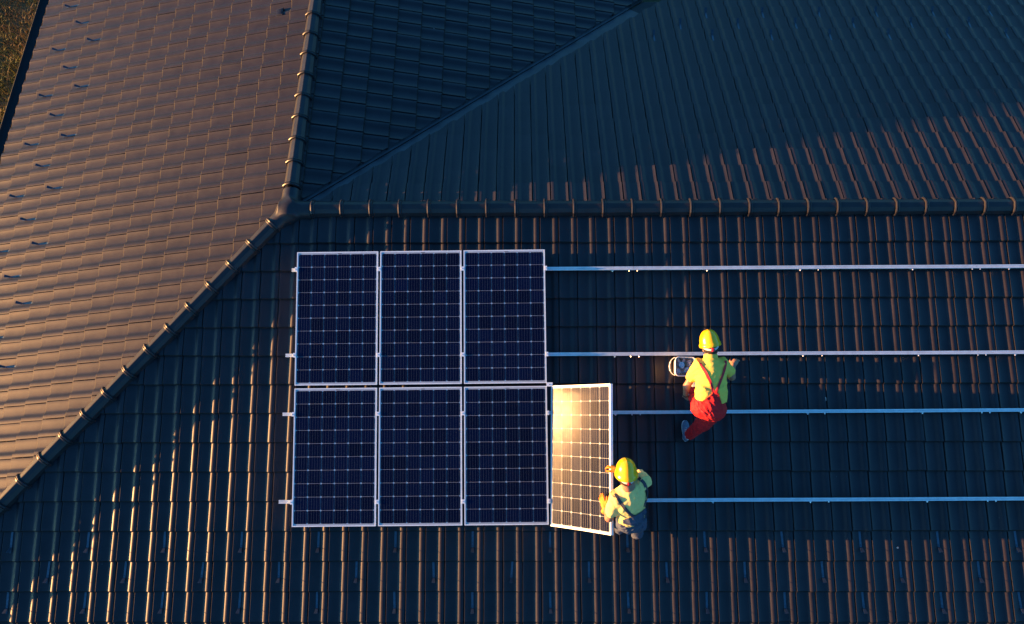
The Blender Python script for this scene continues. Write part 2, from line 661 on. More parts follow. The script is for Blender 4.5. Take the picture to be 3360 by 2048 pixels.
w, V, F, T, MI = slope_tiles(FRONT, (-5.4, XR), (-1, 15), [lambda P: -(P[:, 1] - HR*P[:, 0]) - 0.03,
                                                      lambda P: -P[:, 1] - 0.02, lambda P: XR - P[:, 0]], pick_front)
w.sort(key=lambda q: (-q[1][1], abs(q[1][2] - 2.8)))
w_keep, w_rest = w[:300], w[300:]
for k, (Mt, key, tint) in enumerate(w_keep):
    o = obj('tile', TILE_MESHES[k % 3], roof_front, Mt)
    o['tint'] = tint
V2, F2, T2, M2 = [V], list(F), list(T), list(MI)
nv = len(V)
for Mt, key, tint in w_rest:
    A = np.array(Mt)
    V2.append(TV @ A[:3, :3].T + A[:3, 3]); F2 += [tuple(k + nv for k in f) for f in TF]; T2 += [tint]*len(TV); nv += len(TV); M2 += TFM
tile_field('tile_field', roof_front, np.concatenate(V2), F2, T2, M2)

_, V, F, T, MI = slope_tiles(LEFT, (-YT, 5.4), (-1, 16), [lambda P: (P[:, 1] - HR*P[:, 0]) - 0.03, lambda P: -P[:, 0] - 0.02,
                                                     lambda P: YT - P[:, 1]])
tile_field('tile_field', roof_left, V, F, T, MI)
_, V, F, T, MI = slope_tiles(BACK, (-XR, 0), (0, 16), [lambda P: -(P[:, 1] - HR*P[:, 0]) - (0.15 + 0.035*P[:, 0]), lambda P: P[:, 1] - 0.02,
                                                  lambda P: XR - P[:, 0]])
tile_field('tile_field', roof_back, V, F, T, MI)
_, V, F, T, MI = slope_tiles(RIGHT, (0, YT), (-1, 15), [lambda P: (P[:, 1] - HR*P[:, 0]) - 0.05, lambda P: P[:, 0] - 0.02,
                                                   lambda P: YT - P[:, 1]])
tile_field('tile_field', roof_right, V, F, T, MI)

# ---- valley flashing -------------------------------------------------------
for sl_, sg in ((BACK, -1), (RIGHT, 1)):
    mb = MB()
    vd = Vector((1, HR, -tl)).normalized()
    side = sl_.N.cross(vd).normalized()
    if (side.y - HR*side.x) * sg < 0: side = -side
    wd = 0.30 if sg < 0 else 0.16
    secs = []
    for t in np.linspace(0.17, 6.9, 24):
        p = APEX + vd*float(t) + sl_.N*(-0.047)
        wob = 0.002*math.sin(t*7)
        secs.append([p - side*0.004, p + side*wd*0.93 + sl_.N*wob, p + side*wd + sl_.N*0.004, p + side*wd - sl_.N*0.01, p - sl_.N*0.012])
    mb.loft(secs)
    mb.build('valley_flashing', M_FLASH, house, sharp=30)

# ---- ridge and hip tiles -----------------------------------------------------
RP = [(-.098, -.030), (-.088, .032), (-.053, .073), (-.005, .096), (.005, .096), (.053, .073), (.088, .032), (.098, -.030)]


def cap_mesh(name, ln):
    mb = MB()
    secs = []
    for x, g in ((0, .006), (.003, .017), (.013, .021), (.023, .016), (.028, .012), (.033, .018), (.044, .015), (.053, .002), (ln, -.006)):
        sec = []
        for y, z in RP:
            r_ = math.hypot(y, z + .03) or 1
            sec.append((x, y*(1 + g/.10), z + g*(1.0 if z > 0 else .2)))
        secs.append(sec)
    mb.loft(secs, closed=False)
    inn = [[(x, y*.93, z - .010) for x, y, z in s2] for s2 in (secs[0], secs[-1])]
    mb.add(secs[0] + inn[0], [(j+1, j, 8+j, 9+j) for j in range(7)])
    return mesh(name, mb.V, mb.F, M_RIDGE, 24)


CAP = cap_mesh('ridge_tile', 0.385)


def place_caps(o0, d, n, step, rev=False):
    d = Vector(d).normalized()
    x = -d if rev else d
    y = Vector((0, 0, 1)).cross(x).normalized()
    z = x.cross(y)
    for k in range(n):
        p = Vector(o0) + d*(step*k)
        Mx = Matrix(((x.x, y.x, z.x, p.x), (x.y, y.y, z.y, p.y), (x.z, y.z, z.z, p.z), (0, 0, 0, 1)))
        Mx = Mx @ Matrix.Translation((0, rng.gauss(0, .0012), rng.gauss(0, .0012))) @ Matrix.Rotation(rng.gauss(0, .006), 4, 'X') \
            @ Matrix.Rotation(rng.gauss(0, .004), 4, 'Z') @ Matrix.Rotation(-0.012, 4, 'Y')
        obj('ridge_tile', CAP, house, Mx)


place_caps(APEX + Vector((0.285, 0, 0)), (1, 0, 0), 37, 0.3605)
place_caps(APEX + Vector((0, 0.30, 0)), (0, 1, 0), 25, 0.3515)
hipd = Vector((-1, -HR, -tl)).normalized()
place_caps(APEX + hipd*(0.262 + 0.0), hipd, 20, 0.3555)

# junction piece where the two ridges and the hip meet
sd = SDF((-.36, -.36, -.16), (.36, .36, .17), .009)
sd.ell((0, 0, -.045), (.172, .172, .148), k=.03)
for dd in ((1, 0, 0), (0, 1, 0), (hipd.x, hipd.y, hipd.z)):
    dv = np.array(dd)/np.linalg.norm(dd)
    sd.cone((0, 0, -.030), dv*.285 + np.array([0, 0, -.030]), .121, .112, .035, flat=True)
sd.plane((0, 0, -.085), (0, 0, -1), (-.4, -.4, -.2), (.4, .4, .2))
sd.build('ridge_junction', M_RIDGE, house, Matrix.Translation(APEX), 3)

# ---- snow guards -----------------------------------------------------------
mb = MB()
mb.box((-.013, 0, 0), (.013, .215, .0025))
mb.loft([[(-.013, -.001, 0), (.013, -.001, 0), (.013, -.001, .0025), (-.013, -.001, .0025)], [(-.013, -.066, .001), (.013, -.066, .001), (.013, -.066, .0030), (-.013, -.066, .0030)]])
mb.loft([[(-.013, 0, .003), (.013, 0, .003), (.013, .0015, .0045), (-.013, .0015, .0045)], [(-.021, -.056, .060), (.021, -.056, .060), (.021, -.0545, .0615), (-.021, -.0545, .0615)]])
mb.tube([(0, .022, .003), (0, .022, .008)], .005, 8)
GUARD = mesh('snow_guard', mb.V, mb.F, [M_STRAP, M_HOOK], 30, True, [0]*6 + [1]*(len(mb.F) - 6))


def guards(sl_, rows, a_off, irange, vis):
    for c, ph in rows:
        for i in range(irange[0], irange[1]):
            if i % 4 != ph: continue
            a = sl_.a0 + i*W + a_off
            sd = sl_.s0 + c*L + .53*L
            if not vis(a, sd): continue
            Mx = sl_.M(a, sd, Z0 + TH*.53 + .003) @ Matrix.Rotation(-TH/L, 4, 'X') @ Matrix.Rotation(rng.gauss(0, .03), 4, 'Z')
            obj('snow_guard', GUARD, house, Mx)


guards(FRONT, ((10, 2), (11, 0), (12, 2)), .097, (-24, 50), lambda a, sd: a > -sd*c_/HR + .35)
guards(LEFT, ((11, 0), (12, 2), (13, 0)), .105, (-37, 22), lambda a, sd: a < sd*cl*HR - .35)
# back slope: column index counted from the joint at x = 3.03, running the other way
guards(BACK, ((11, 3), (12, 1), (13, 3)), .105, (-46, -6), lambda a, sd: -a > sd*c_ + .4)

# ---- vent tile on the left slope ----------------------------------------------
mb = MB()
mb.box((-.07, -.055, -.012), (.07, .055, .009))
secs = [[(-.055, -.045, .012), (.055, -.045, .012), (.055, .045, .012), (-.055, .045, .012)],
        [(-.050, -.042, .022), (.050, -.042, .022), (.050, .040, .015), (-.050, .040, .015)]]
mb.loft(secs)
mb.build('vent_tile', M_RIDGE, house, LEFT.M(-3.405, 0.59, -0.004))

# ---- gutters, fascia, walls ----------------------------------------------------
def gutter(p0, p1, out):
    p0, p1, out = Vector(p0), Vector(p1), Vector(out)
    mb = MB(); secs = []
    for p in (p0, p1):
        sec = []
        for k in range(11):
            t = math.pi + math.pi*k/10
            sec.append(p + out*(.072*math.cos(t)) + Vector((0, 0, .072*math.sin(t))))
        sec.append(p + out*.084 + Vector((0, 0, .012)))
        sec.append(p + out*.076 + Vector((0, 0, .018)))
        for k in range(10, -1, -1):
            t = math.pi + math.pi*k/10
            sec.append(p + out*(.0685*math.cos(t)) + Vector((0, 0, .0685*math.sin(t))))
        secs.append(sec)
    mb.loft(secs)
    mb.build('gutter', M_GUTTER, house, sharp=35)


ze_l = H - 5.30*sl
gutter((-5.135, -5.2, ze_l - .045), (-5.135, YT, ze_l - .045), (-1, 0, 0))
ze_f = H - 5.33*s_
gutter((-5.1, -5.19, ze_f - .045), (XR, -5.19, ze_f - .045), (0, -1, 0))
gutter((5.2, 5.19, ze_f - .045), (XR, 5.19, ze_f - .045), (0, 1, 0))
gutter((5.16, 5.3, ze_l - .045), (5.16, YT, ze_l - .045), (1, 0, 0))
fz = H - EY*tf - .075
for lo, hi in (((-EX - .02, -EY - .012, fz - .16), (XR, -EY + .012, fz)), ((-EX - .022, -EY + .014, fz - .16), (-EX + .004, YT, fz)),
               ((EX + .03, EY - .012, fz - .16), (XR, EY + .012, fz)), ((EX - .004, EY + .02, fz - .16), (EX + .022, YT, fz))):
    MB().box(lo, hi).build('fascia_board', M_WOOD, house, smooth=False)
wt = H - EY*tf - .10
for lo, hi in (((-4.5, -4.6, 0), (XR - .4, -4.3, wt)), ((-4.6, -4.6, 0), (-4.502, YT - .4, wt)), ((4.7, 4.3, 0), (XR - .4, 4.6, wt)),
               ((4.4, 4.602, 0), (4.7, YT - .4, wt))):
    MB().box(lo, hi).build('wall', M_WALL, house, smooth=False)
for gab in (0, 1):
    if gab == 0:
        P2 = [(-4.298, 0), (4.298, 0), (4.298, wt), (0, H - .14), (-4.298, wt)]
        V = [(XR - .7, y, z) for y, z in P2] + [(XR - .42, y, z) for y, z in P2]
    else:
        P2 = [(-4.5, 0), (4.398, 0), (4.398, wt), (0, H - .14), (-4.5, wt)]
        V = [(x, YT - .7, z) for x, z in P2] + [(x, YT - .42, z) for x, z in P2]
    F = [(4, 3, 2, 1, 0), (5, 6, 7, 8, 9)] + [(i, (i+1) % 5, 5 + (i+1) % 5, 5 + i) for i in range(5)]
    obj('gable_wall', mesh('gable_wall', V, F, M_WALL, 30, False), house)

# ================================================================== ground and grass
def ground_material():
    m, nt, b = new_mat('garden_soil')
    g = nt.nodes.new('ShaderNodeNewGeometry')
    n = nt.nodes.new('ShaderNodeTexNoise'); n.inputs['Scale'].default_value = 1.3; n.inputs['Detail'].default_value = 9
    n.inputs['Roughness'].default_value = .7
    nt.links.new(g.outputs['Position'], n.inputs['Vector'])
    r = nt.nodes.new('ShaderNodeValToRGB')
    e = r.color_ramp.elements
    e[0].position = .35; e[0].color = (.030, .038, .012, 1)
    e[1].position = .68; e[1].color = (.085, .058, .030, 1)
    k = r.color_ramp.elements.new(.5); k.color = (.05, .052, .018, 1)
    nt.links.new(n.outputs['Fac'], r.inputs['Fac'])
    nt.links.new(r.outputs['Color'], b.inputs['Base Color'])
    b.inputs['Roughness'].default_value = .95
    n2 = nt.nodes.new('ShaderNodeTexNoise'); n2.inputs['Scale'].default_value = 30; n2.inputs['Detail'].default_value = 6
    nt.links.new(g.outputs['Position'], n2.inputs['Vector'])
    bp = nt.nodes.new('ShaderNodeBump'); bp.inputs['Strength'].default_value = .8; bp.inputs['Distance'].default_value = .04
    nt.links.new(n2.outputs['Fac'], bp.inputs['Height'])
    nt.links.new(bp.outputs['Normal'], b.inputs['Normal'])
    return m


V = [(-600, -600, 0), (600, -600, 0), (600, 600, 0), (-600, 600, 0)]
gr = obj('ground', mesh('ground', V, [(0, 1, 2, 3)], ground_material(), None, False))
tag(gr, kind='structure')


def grass_material():
    m, nt, b = new_mat('dry_and_green_grass')
    a = nt.nodes.new('ShaderNodeAttribute'); a.attribute_name = 'tint'; a.attribute_type = 'GEOMETRY'
    r = nt.nodes.new('ShaderNodeValToRGB')
    e = r.color_ramp.elements
    e[0].position = 0; e[0].color = (.035, .065, .012, 1)
    e[1].position = 1; e[1].color = (.17, .105, .05, 1)
    k = r.color_ramp.elements.new(.55); k.color = (.085, .088, .022, 1)
    nt.links.new(a.outputs['Fac'], r.inputs['Fac'])
    nt.links.new(r.outputs['Color'], b.inputs['Base Color'])
    b.inputs['Roughness'].default_value = .7
    b.inputs['Specular IOR Level'].default_value = .2
    return m


NB = 42000
gx = nrg.uniform(-11.0, -5.45, NB); gy = nrg.uniform(0.5, 11.0, NB)
clump = np.sin(gx*2.3 + 1.3*np.sin(gy*1.7)) * np.sin(gy*2.1 + np.sin(gx*3.1))
fine = np.sin(gx*9.1 + gy*4.3) * np.sin(gy*8.3 - gx*3.7)
ht = (0.07 + .16*nrg.random(NB)**1.6) * (1 + .55*clump + .3*fine)
az = nrg.uniform(0, 2*np.pi, NB); ln = nrg.uniform(.15, .95, NB)*ht
wdt = nrg.uniform(.004, .010, NB)
ca, sa = np.cos(az), np.sin(az)
GV = np.zeros((NB, 5, 3))
for k, (f, ww) in enumerate(((0, 1), (0, -1), (.55, .8), (.55, -.8), (1, 0))):
    off = ln*f**1.7
    GV[:, k, 0] = gx + ca*off - sa*wdt*ww
    GV[:, k, 1] = gy + sa*off + ca*wdt*ww
    GV[:, k, 2] = ht*f*(1 - .25*f) + .0
base = np.arange(NB)[:, None]*5
GF = [tuple(q) for q in (base + np.array([0, 1, 3, 2])).tolist()] + [tuple(q) for q in (base + np.array([2, 3, 4])).tolist()]
gme = mesh('grass', GV.reshape(-1, 3), GF, grass_material(), None)
gt = np.clip(.45 + .35*np.sin(gx*1.1 + gy*.9) * np.cos(gy*1.3) + nrg.normal(0, .22, NB), 0, 1)
at = gme.attributes.new('tint', 'FLOAT', 'POINT')
at.data.foreach_set('value', np.repeat(gt, 5).astype(np.float32))
go = obj('grass', gme)
tag(go, 'rough dry and green grass on the ground beyond the gutter', 'grass', kind='stuff')

# ================================================================== mounting rails
RAILS = [(.075, .783, -.0021), (.030, 1.832, -.0020), (.015, 2.541, -.0040), (.000, 3.574, -.0033)]
RL = ['aluminium mounting rail closest to the ridge, running out from under the upper panels',
      'aluminium mounting rail beside the white bucket, under the lower half of the upper panels',
      'aluminium mounting rail passing below the seat of the worker in red overalls',
      'aluminium mounting rail lowest on the roof, ending behind the standing worker']
RPROF = [(-.020, .0405), (.020, .0405), (.020, .0785), (.0075, .0785), (.0075, .0715), (-.0075, .0715), (-.0075, .0785), (-.020, .0785),
         (-.020, .064), (-.016, .062), (-.016, .055), (-.020, .053)]
BX = [1.0, 2.1, 3.13, 4.028, 5.164, 6.313, 7.682, 8.848, 10.0, 11.1, 12.2]
BX2 = [4.214, 4.314, 6.524, 8.398, 8.494, 10.6]


def fM(x, v, n=0.0):
    return FRONT.M(x, -v, n)


def rail_v(k, x):
    return -(RAILS[k][1] + RAILS[k][2]*x)


clamp_x = [[], [], [], []]
PX0, PV0, PTH = .148, -.571, .008
PW, PH, PT = .992, 1.626, .040


def panel_xv(x, y):
    """panel-array local (x right, y down) -> slope (x, v)"""
    return PX0 + x*math.cos(PTH) + y*math.sin(PTH), PV0 + x*math.sin(PTH) - y*math.cos(PTH)


for k, (x0, s0, dr) in enumerate(RAILS):
    e = empty('mounting_rail', (FRONT.M(x0, s0, .04)).to_translation())
    tag(e, RL[k], 'mounting rail', 'aluminium rails bolted across the front slope')
    splits = [x0, 4.26 + .12*k, 8.44 - .05*k, 13.0]
    for q in range(3):
        xa, xb = splits[q] + (.0012 if q else 0), splits[q+1] - .0012
        secs = []
        for x in np.linspace(xa, xb, 6):
            sag = .0016*math.sin(x*2.1 + k)
            v = rail_v(k, x)
            Mx = fM(float(x), v, 0)
            secs.append([Mx @ Vector((0, py + sag*.5, pz + sag*.4)) for py, pz in RPROF])
        mb = MB().loft(secs)
        mb.build('rail_bar', M_ALU, e, sharp=30)
    for x in BX:                                                   # brackets that carry the rail, bolt on the downhill side
        if x > 12.9: continue
        v = rail_v(k, x)
        Mx = fM(x + rng.uniform(-.02, .02), v, 0)
        mb = MB()
        mb.box((-.016, -.017, -.012), (.016, -.010, .034), T=Mx)
        mb.box((-.016, -.0225, .034), (.016, .017, .0395), T=Mx)
        mb.box((-.016, -.0265, .034), (.016, -.0226, .060), T=Mx)
        br = mb.build('roof_bracket', M_ALU, e, sharp=30)
        MB().tube([Mx @ Vector((0, -.0266, .052)), Mx @ Vector((0, -.040, .052))], .0085, 6).build('bolt', M_BOLT, br, sharp=30)
    for x in BX2:
        Mx = fM(x, rail_v(k, x), 0)
        MB().tube([Mx @ Vector((0, -.0205, .05)), Mx @ Vector((0, -.036, .05))], .008, 6).build('bolt', M_BOLT, e, sharp=30)
    row = 0 if k < 2 else 1
    yy = (-rail_v(k, 1.5) + PV0)
    # end clamp and mid clamps
    for q in range(4):
        px = -.013 if q == 0 else q*1.019 - .0135
        cx, cv = panel_xv(px, yy)
        Mx = fM(cx, rail_v(k, cx), 0)
        mb = MB()
        if q == 0 or q == 3:
            sg = 1 if q == 0 else -1
            mb.box((-.011, -.026, .079), (.011, .026, .1205), T=Mx)
            mb.box((-.011 if sg > 0 else -.020, -.026, .1206), (.020 if sg > 0 else .011, .026, .1245), T=Mx)
        else:
            mb.box((-.0115, -.024, .079), (.0115, .024, .118), T=Mx)
            mb.box((-.021, -.024, .1206), (.021, .024, .1245), T=Mx)
        cl_o = mb.build('panel_clamp', M_FRAME, e, sharp=30)
        MB().tube([Mx @ Vector((0, 0, .1246)), Mx @ Vector((0, 0, .1275))], .0065, 8).build('bolt', M_BOLT, cl_o, sharp=30)
# corner plate between upper and lower row
# ================================================================== solar panels
CELL = .1562
mb = MB()
hc, ch = .0777, .0115
mb.add([(-hc+ch, -hc, 0), (hc-ch, -hc, 0), (hc, -hc+ch, 0), (hc, hc-ch, 0), (hc-ch, hc, 0), (-hc+ch, hc, 0), (-hc, hc-ch, 0), (-hc, -hc+ch, 0)], [tuple(range(8))], 0)
for b in range(5):
    x = (b - 2)*CELL/5
    mb.add([(x-.0006, -hc, .0002), (x+.0006, -hc, .0002), (x+.0006, hc, .0002), (x-.0006, hc, .0002)], [(0, 1, 2, 3)], 1)
CELL_ME = mesh('cell', mb.V, mb.F, [M_CELL, M_BUS], None, False, mb.M)


def solar_panel(label, Mw, bow=0.0, ph=PH):
    """local frame: x across, y up, z out of the glass; origin at the lower left corner of the top face"""
    def wz(x):
        t = 2*x/PW - 1
        return -bow*(1 - t*t)

    def rot(x):
        return Matrix.Rotation(-math.atan(4*bow/PW*(2*x/PW - 1)), 4, 'Y')
    e = empty('solar_panel', Mw.to_translation())
    tag(e, label, 'solar panel', 'solar panels on the front slope')
    fb = MB()
    xs = np.linspace(0, PW, 9)
    for y0, y1 in ((0, .0115), (ph - .0115, ph)):
        fb.loft([[Mw @ Vector((x, y0, wz(x) - PT)), Mw @ Vector((x, y1, wz(x) - PT)), Mw @ Vector((x, y1, wz(x))), Mw @ Vector((x, y0, wz(x)))] for x in map(float, xs)])
    for x0, x1 in ((0, .0115), (PW - .0115, PW)):
        y0, y1 = .0117, ph - .0117
        fb.box((x0, y0, -PT), (x1, y1, 0), T=Mw)
        fb.box((x0 + (.0115 if x0 == 0 else -.022), y0, -PT), (x1 + (.022 if x0 == 0 else -.0115), y1, -PT + .002), T=Mw)
    fb.build('frame', M_FRAME, e, sharp=30)
    sb = MB()
    xs2 = np.linspace(.0117, PW - .0117, 9)
    sb.loft([[Mw @ Vector((x, .0117, wz(x) - .008)), Mw @ Vector((x, ph - .0117, wz(x) - .008)), Mw @ Vector((x, ph - .0117, wz(x) - .003)), Mw @ Vector((x, .0117, wz(x) - .003))] for x in map(float, xs2)])
    sb.build('backsheet', M_SHEET, e, sharp=30)
    jb = MB(); jb.box((.44, ph - .16, wz(.5) - .024), (.55, ph - .07, wz(.5) - .0085), T=Mw); jb.build('junction_box', M_GUTTER, e)
    MB().box((.50, ph - .0245, wz(.5) - .0029), (.545, ph - .0185, wz(.5) - .0024), T=Mw).build('serial_label', M_GUTTER, e, smooth=False)
    px = (PW - .044)/6
    py = (ph - .060)/10
    for i in range(6):
        for j in range(10):
            x, y = .022 + (i + .5)*px, .030 + (j + .5)*py
            obj('cell', CELL_ME, e, Mw @ Matrix.Translation((x, y, wz(x) - .0022)) @ rot(x)
                @ Matrix.Diagonal((1, py/.158, 1, 1)))
    return e


PLAB = [['flat dark blue solar panel at the hip end of the row below the ridge',
         'flat dark blue solar panel in the middle of the row below the ridge',
         'flat dark blue solar panel at the bare-rail end of the row below the ridge'],
        ['flat dark blue solar panel at the hip end of the lower row',
         'flat dark blue solar panel in the middle of the lower row',
         'flat dark blue solar panel in the lower row, right beside the lifted panel']]
for r_ in range(2):
    for q in range(3):
        x, v = panel_xv(q*1.019, r_*1.662 + PH)
        Mw = fM(x, v, .1205) @ Matrix.Rotation(PTH, 4, 'Z')
        solar_panel(PLAB[r_][q], Mw)

TILT = R(50.8)
MT = fM(3.226, -3.852, .108) @ Matrix.Rotation(-TILT, 4, 'Y') @ Matrix.Rotation(R(-0.8), 4, 'X')
solar_panel('tilted solar panel flashing golden in the sun, held up by the worker in gloves', MT, bow=.018, ph=1.645)

cx, cv = panel_xv(3.0*1.019 - .006, 1.644)
mb = MB()
Mx = fM(cx + .02, cv, 0)
mb.box((-.045, -.024, .1206), (.030, .024, .1250), T=Mx)
cpl = mb.build('corner_bracket', M_FRAME, None, sharp=30)
tag(cpl, 'small aluminium corner bracket above the tilted panel, between the two rows', 'bracket')
MB().tube([Mx @ Vector((-.005, 0, .1251)), Mx @ Vector((-.005, 0, .1275))], .005, 8).build('bolt', M_GUTTER, cpl, sharp=30)

# ================================================================== people
def clip01(x): return max(0.0, min(1.0, x))


def skin_mat():
    m, nt, b = new_mat('skin')
    g = nt.nodes.new('ShaderNodeNewGeometry')
    n = nt.nodes.new('ShaderNodeTexNoise'); n.inputs['Scale'].default_value = 22; n.inputs['Detail'].default_value = 5
    nt.links.new(g.outputs['Position'], n.inputs['Vector'])
    r = nt.nodes.new('ShaderNodeValToRGB')
    r.color_ramp.elements[0].position = .3; r.color_ramp.elements[0].color = (.28, .13, .078, 1)
    r.color_ramp.elements[1].position = .7; r.color_ramp.elements[1].color = (.38, .19, .115, 1)
    nt.links.new(n.outputs['Fac'], r.inputs['Fac'])
    nt.links.new(r.outputs['Color'], b.inputs['Base Color'])
    b.inputs['Roughness'].default_value = .5
    b.inputs['Subsurface Weight'].default_value = .08
    b.inputs['Subsurface Radius'].default_value = (.01, .004, .002)
    return m


M_SKIN = skin_mat()
M_HAIR = mat('dark_hair', (.020, .013, .009), .55, var=.5, scale=160, bump=.8, bscale=300)
M_SHIRT1 = mat('yellow_jersey', (.76, .55, .08), .85, var=.05, scale=40, bump=.25, bscale=500)
M_SHIRT2 = mat('pale_yellow_jersey', (.75, .58, .19), .85, var=.05, scale=40, bump=.25, bscale=500)
M_RED = mat('red_workwear_twill', (.56, .004, .008), .8, var=.10, scale=30, bump=.25, bscale=600)
M_REDD = mat('dark_red_strap', (.50, .012, .022), .7, var=.10, scale=60)
M_NAVY = mat('slate_blue_workwear_twill', (.042, .058, .098), .8, var=.12, scale=30, bump=.25, bscale=600)
M_NAVYD = mat('dark_elastic_strap', (.030, .036, .055), .7, var=.12, scale=60)
M_HELM = mat('yellow_abs_plastic', (.78, .45, .003), .28, var=.03, scale=12, coat=.4, coat_r=.15)
M_BAND = mat('pale_harness_plastic', (.62, .58, .54), .5, var=.06)
M_KNOB = mat('red_plastic', (.72, .02, .03), .35, var=.08)
M_BLACK = mat('black_rubber', (.014, .014, .016), .6)
M_GLOVE = mat('orange_knit_glove', (.66, .21, .010), .75, var=.12, scale=50, bump=.4, bscale=400)
M_CANVAS = mat('blue_grey_canvas', (.11, .16, .23), .8, var=.15, scale=60, bump=.3, bscale=500)
M_WHITE = mat('white_rubber', (.72, .72, .70), .6, var=.06)
M_GREEN = mat('neon_green_trim', (.12, .75, .25), .6)
M_STEEL = mat('watch_steel', (.35, .35, .36), .3, .8)

FM = fM(0, 0, 0)                              # slope frame: x along the ridge, y up the slope, z off the roof


def A3(p): return np.array(p, float)


def hand(sd, wrist, d, up, curl=.5, side=1, sc=1.0, k=.010, spread=.10):
    """palm and five fingers; d = pointing direction, up = back of the hand, side = +1 thumb on (d x up)"""
    d = A3(d)/np.linalg.norm(d); up = A3(up) - d*(A3(up) @ d); up /= np.linalg.norm(up)
    sv = np.cross(d, up)*side
    w0 = A3(wrist)
    sd.ell(w0 + d*.045*sc, (.050*sc, .042*sc, .017*sc), (d, sv, up), .016)
    sd.cone(w0, w0 + d*.03*sc, .026*sc, .024*sc, .02)
    for i, (off, ln_, r0) in enumerate(((.030, .070, .0092), (.010, .078, .0095), (-.010, .073, .0090), (-.029, .058, .0080))):
        b0 = w0 + d*.082*sc + sv*off*sc
        dd = d + sv*off*spread*20*.5
        dd = dd/np.linalg.norm(dd)
        c1 = curl*.7
        d1 = dd*math.cos(c1) - up*math.sin(c1)
        p1 = b0 + d1*ln_*.5*sc
        c2 = curl*1.7
        d2 = dd*math.cos(c2) - up*math.sin(c2)
        p2 = p1 + d2*ln_*.48*sc
        sd.cone(b0, p1, r0*1.05*sc, r0*sc, .005)
        sd.cone(p1, p2, r0*sc, r0*.82*sc, .004)
    t0 = w0 + d*.028*sc + sv*.030*sc
    td = d*.62 + sv*.72 - up*.25*curl; td /= np.linalg.norm(td)
    t1 = t0 + td*.042*sc
    td2 = d*.85 + sv*.35 - up*.5*curl; td2 /= np.linalg.norm(td2)
    sd.cone(t0, t1, .0135*sc, .0115*sc, .012)
    sd.cone(t1, t1 + td2*.034*sc, .0112*sc, .0092*sc, .005)


def head_prims(sd, C, U, Fw):
    """skull, jaw, nose, brow, ears and neck stump around head centre C"""
    U = A3(U)/np.linalg.norm(U); Fw = A3(Fw) - U*(A3(Fw) @ U); Fw /= np.linalg.norm(Fw)
    Rt = np.cross(Fw, U)
    sd.ell(C + U*.02, (.098, .076, .105), (Fw, Rt, U), .01)
    sd.ell(C + Fw*.035 - U*.060, (.055, .052, .055), (Fw, Rt, U), .035)
    sd.cone(C + Fw*.092 + U*.005, C + Fw*.108 - U*.028, .009, .014, .012)
    sd.cone(C + Fw*.088 + U*.020 - Rt*.03, C + Fw*.088 + U*.020 + Rt*.03, .009, .009, .015)
    sd.cone(C + Fw*.088 - U*.058 - Rt*.018, C + Fw*.088 - U*.058 + Rt*.018, .008, .008, .010)
    for s1 in (-1, 1):
        sd.ell(C + Fw*.096 + U*.002 + Rt*.031*s1, (.010, .013, .008), (Fw, Rt, U), .006, 'cut')
        sd.ell(C - U*.012 + Rt*.078*s1 - Fw*.005, (.020, .010, .031), (Fw, Rt, U), .010)
    return U, Fw, Rt


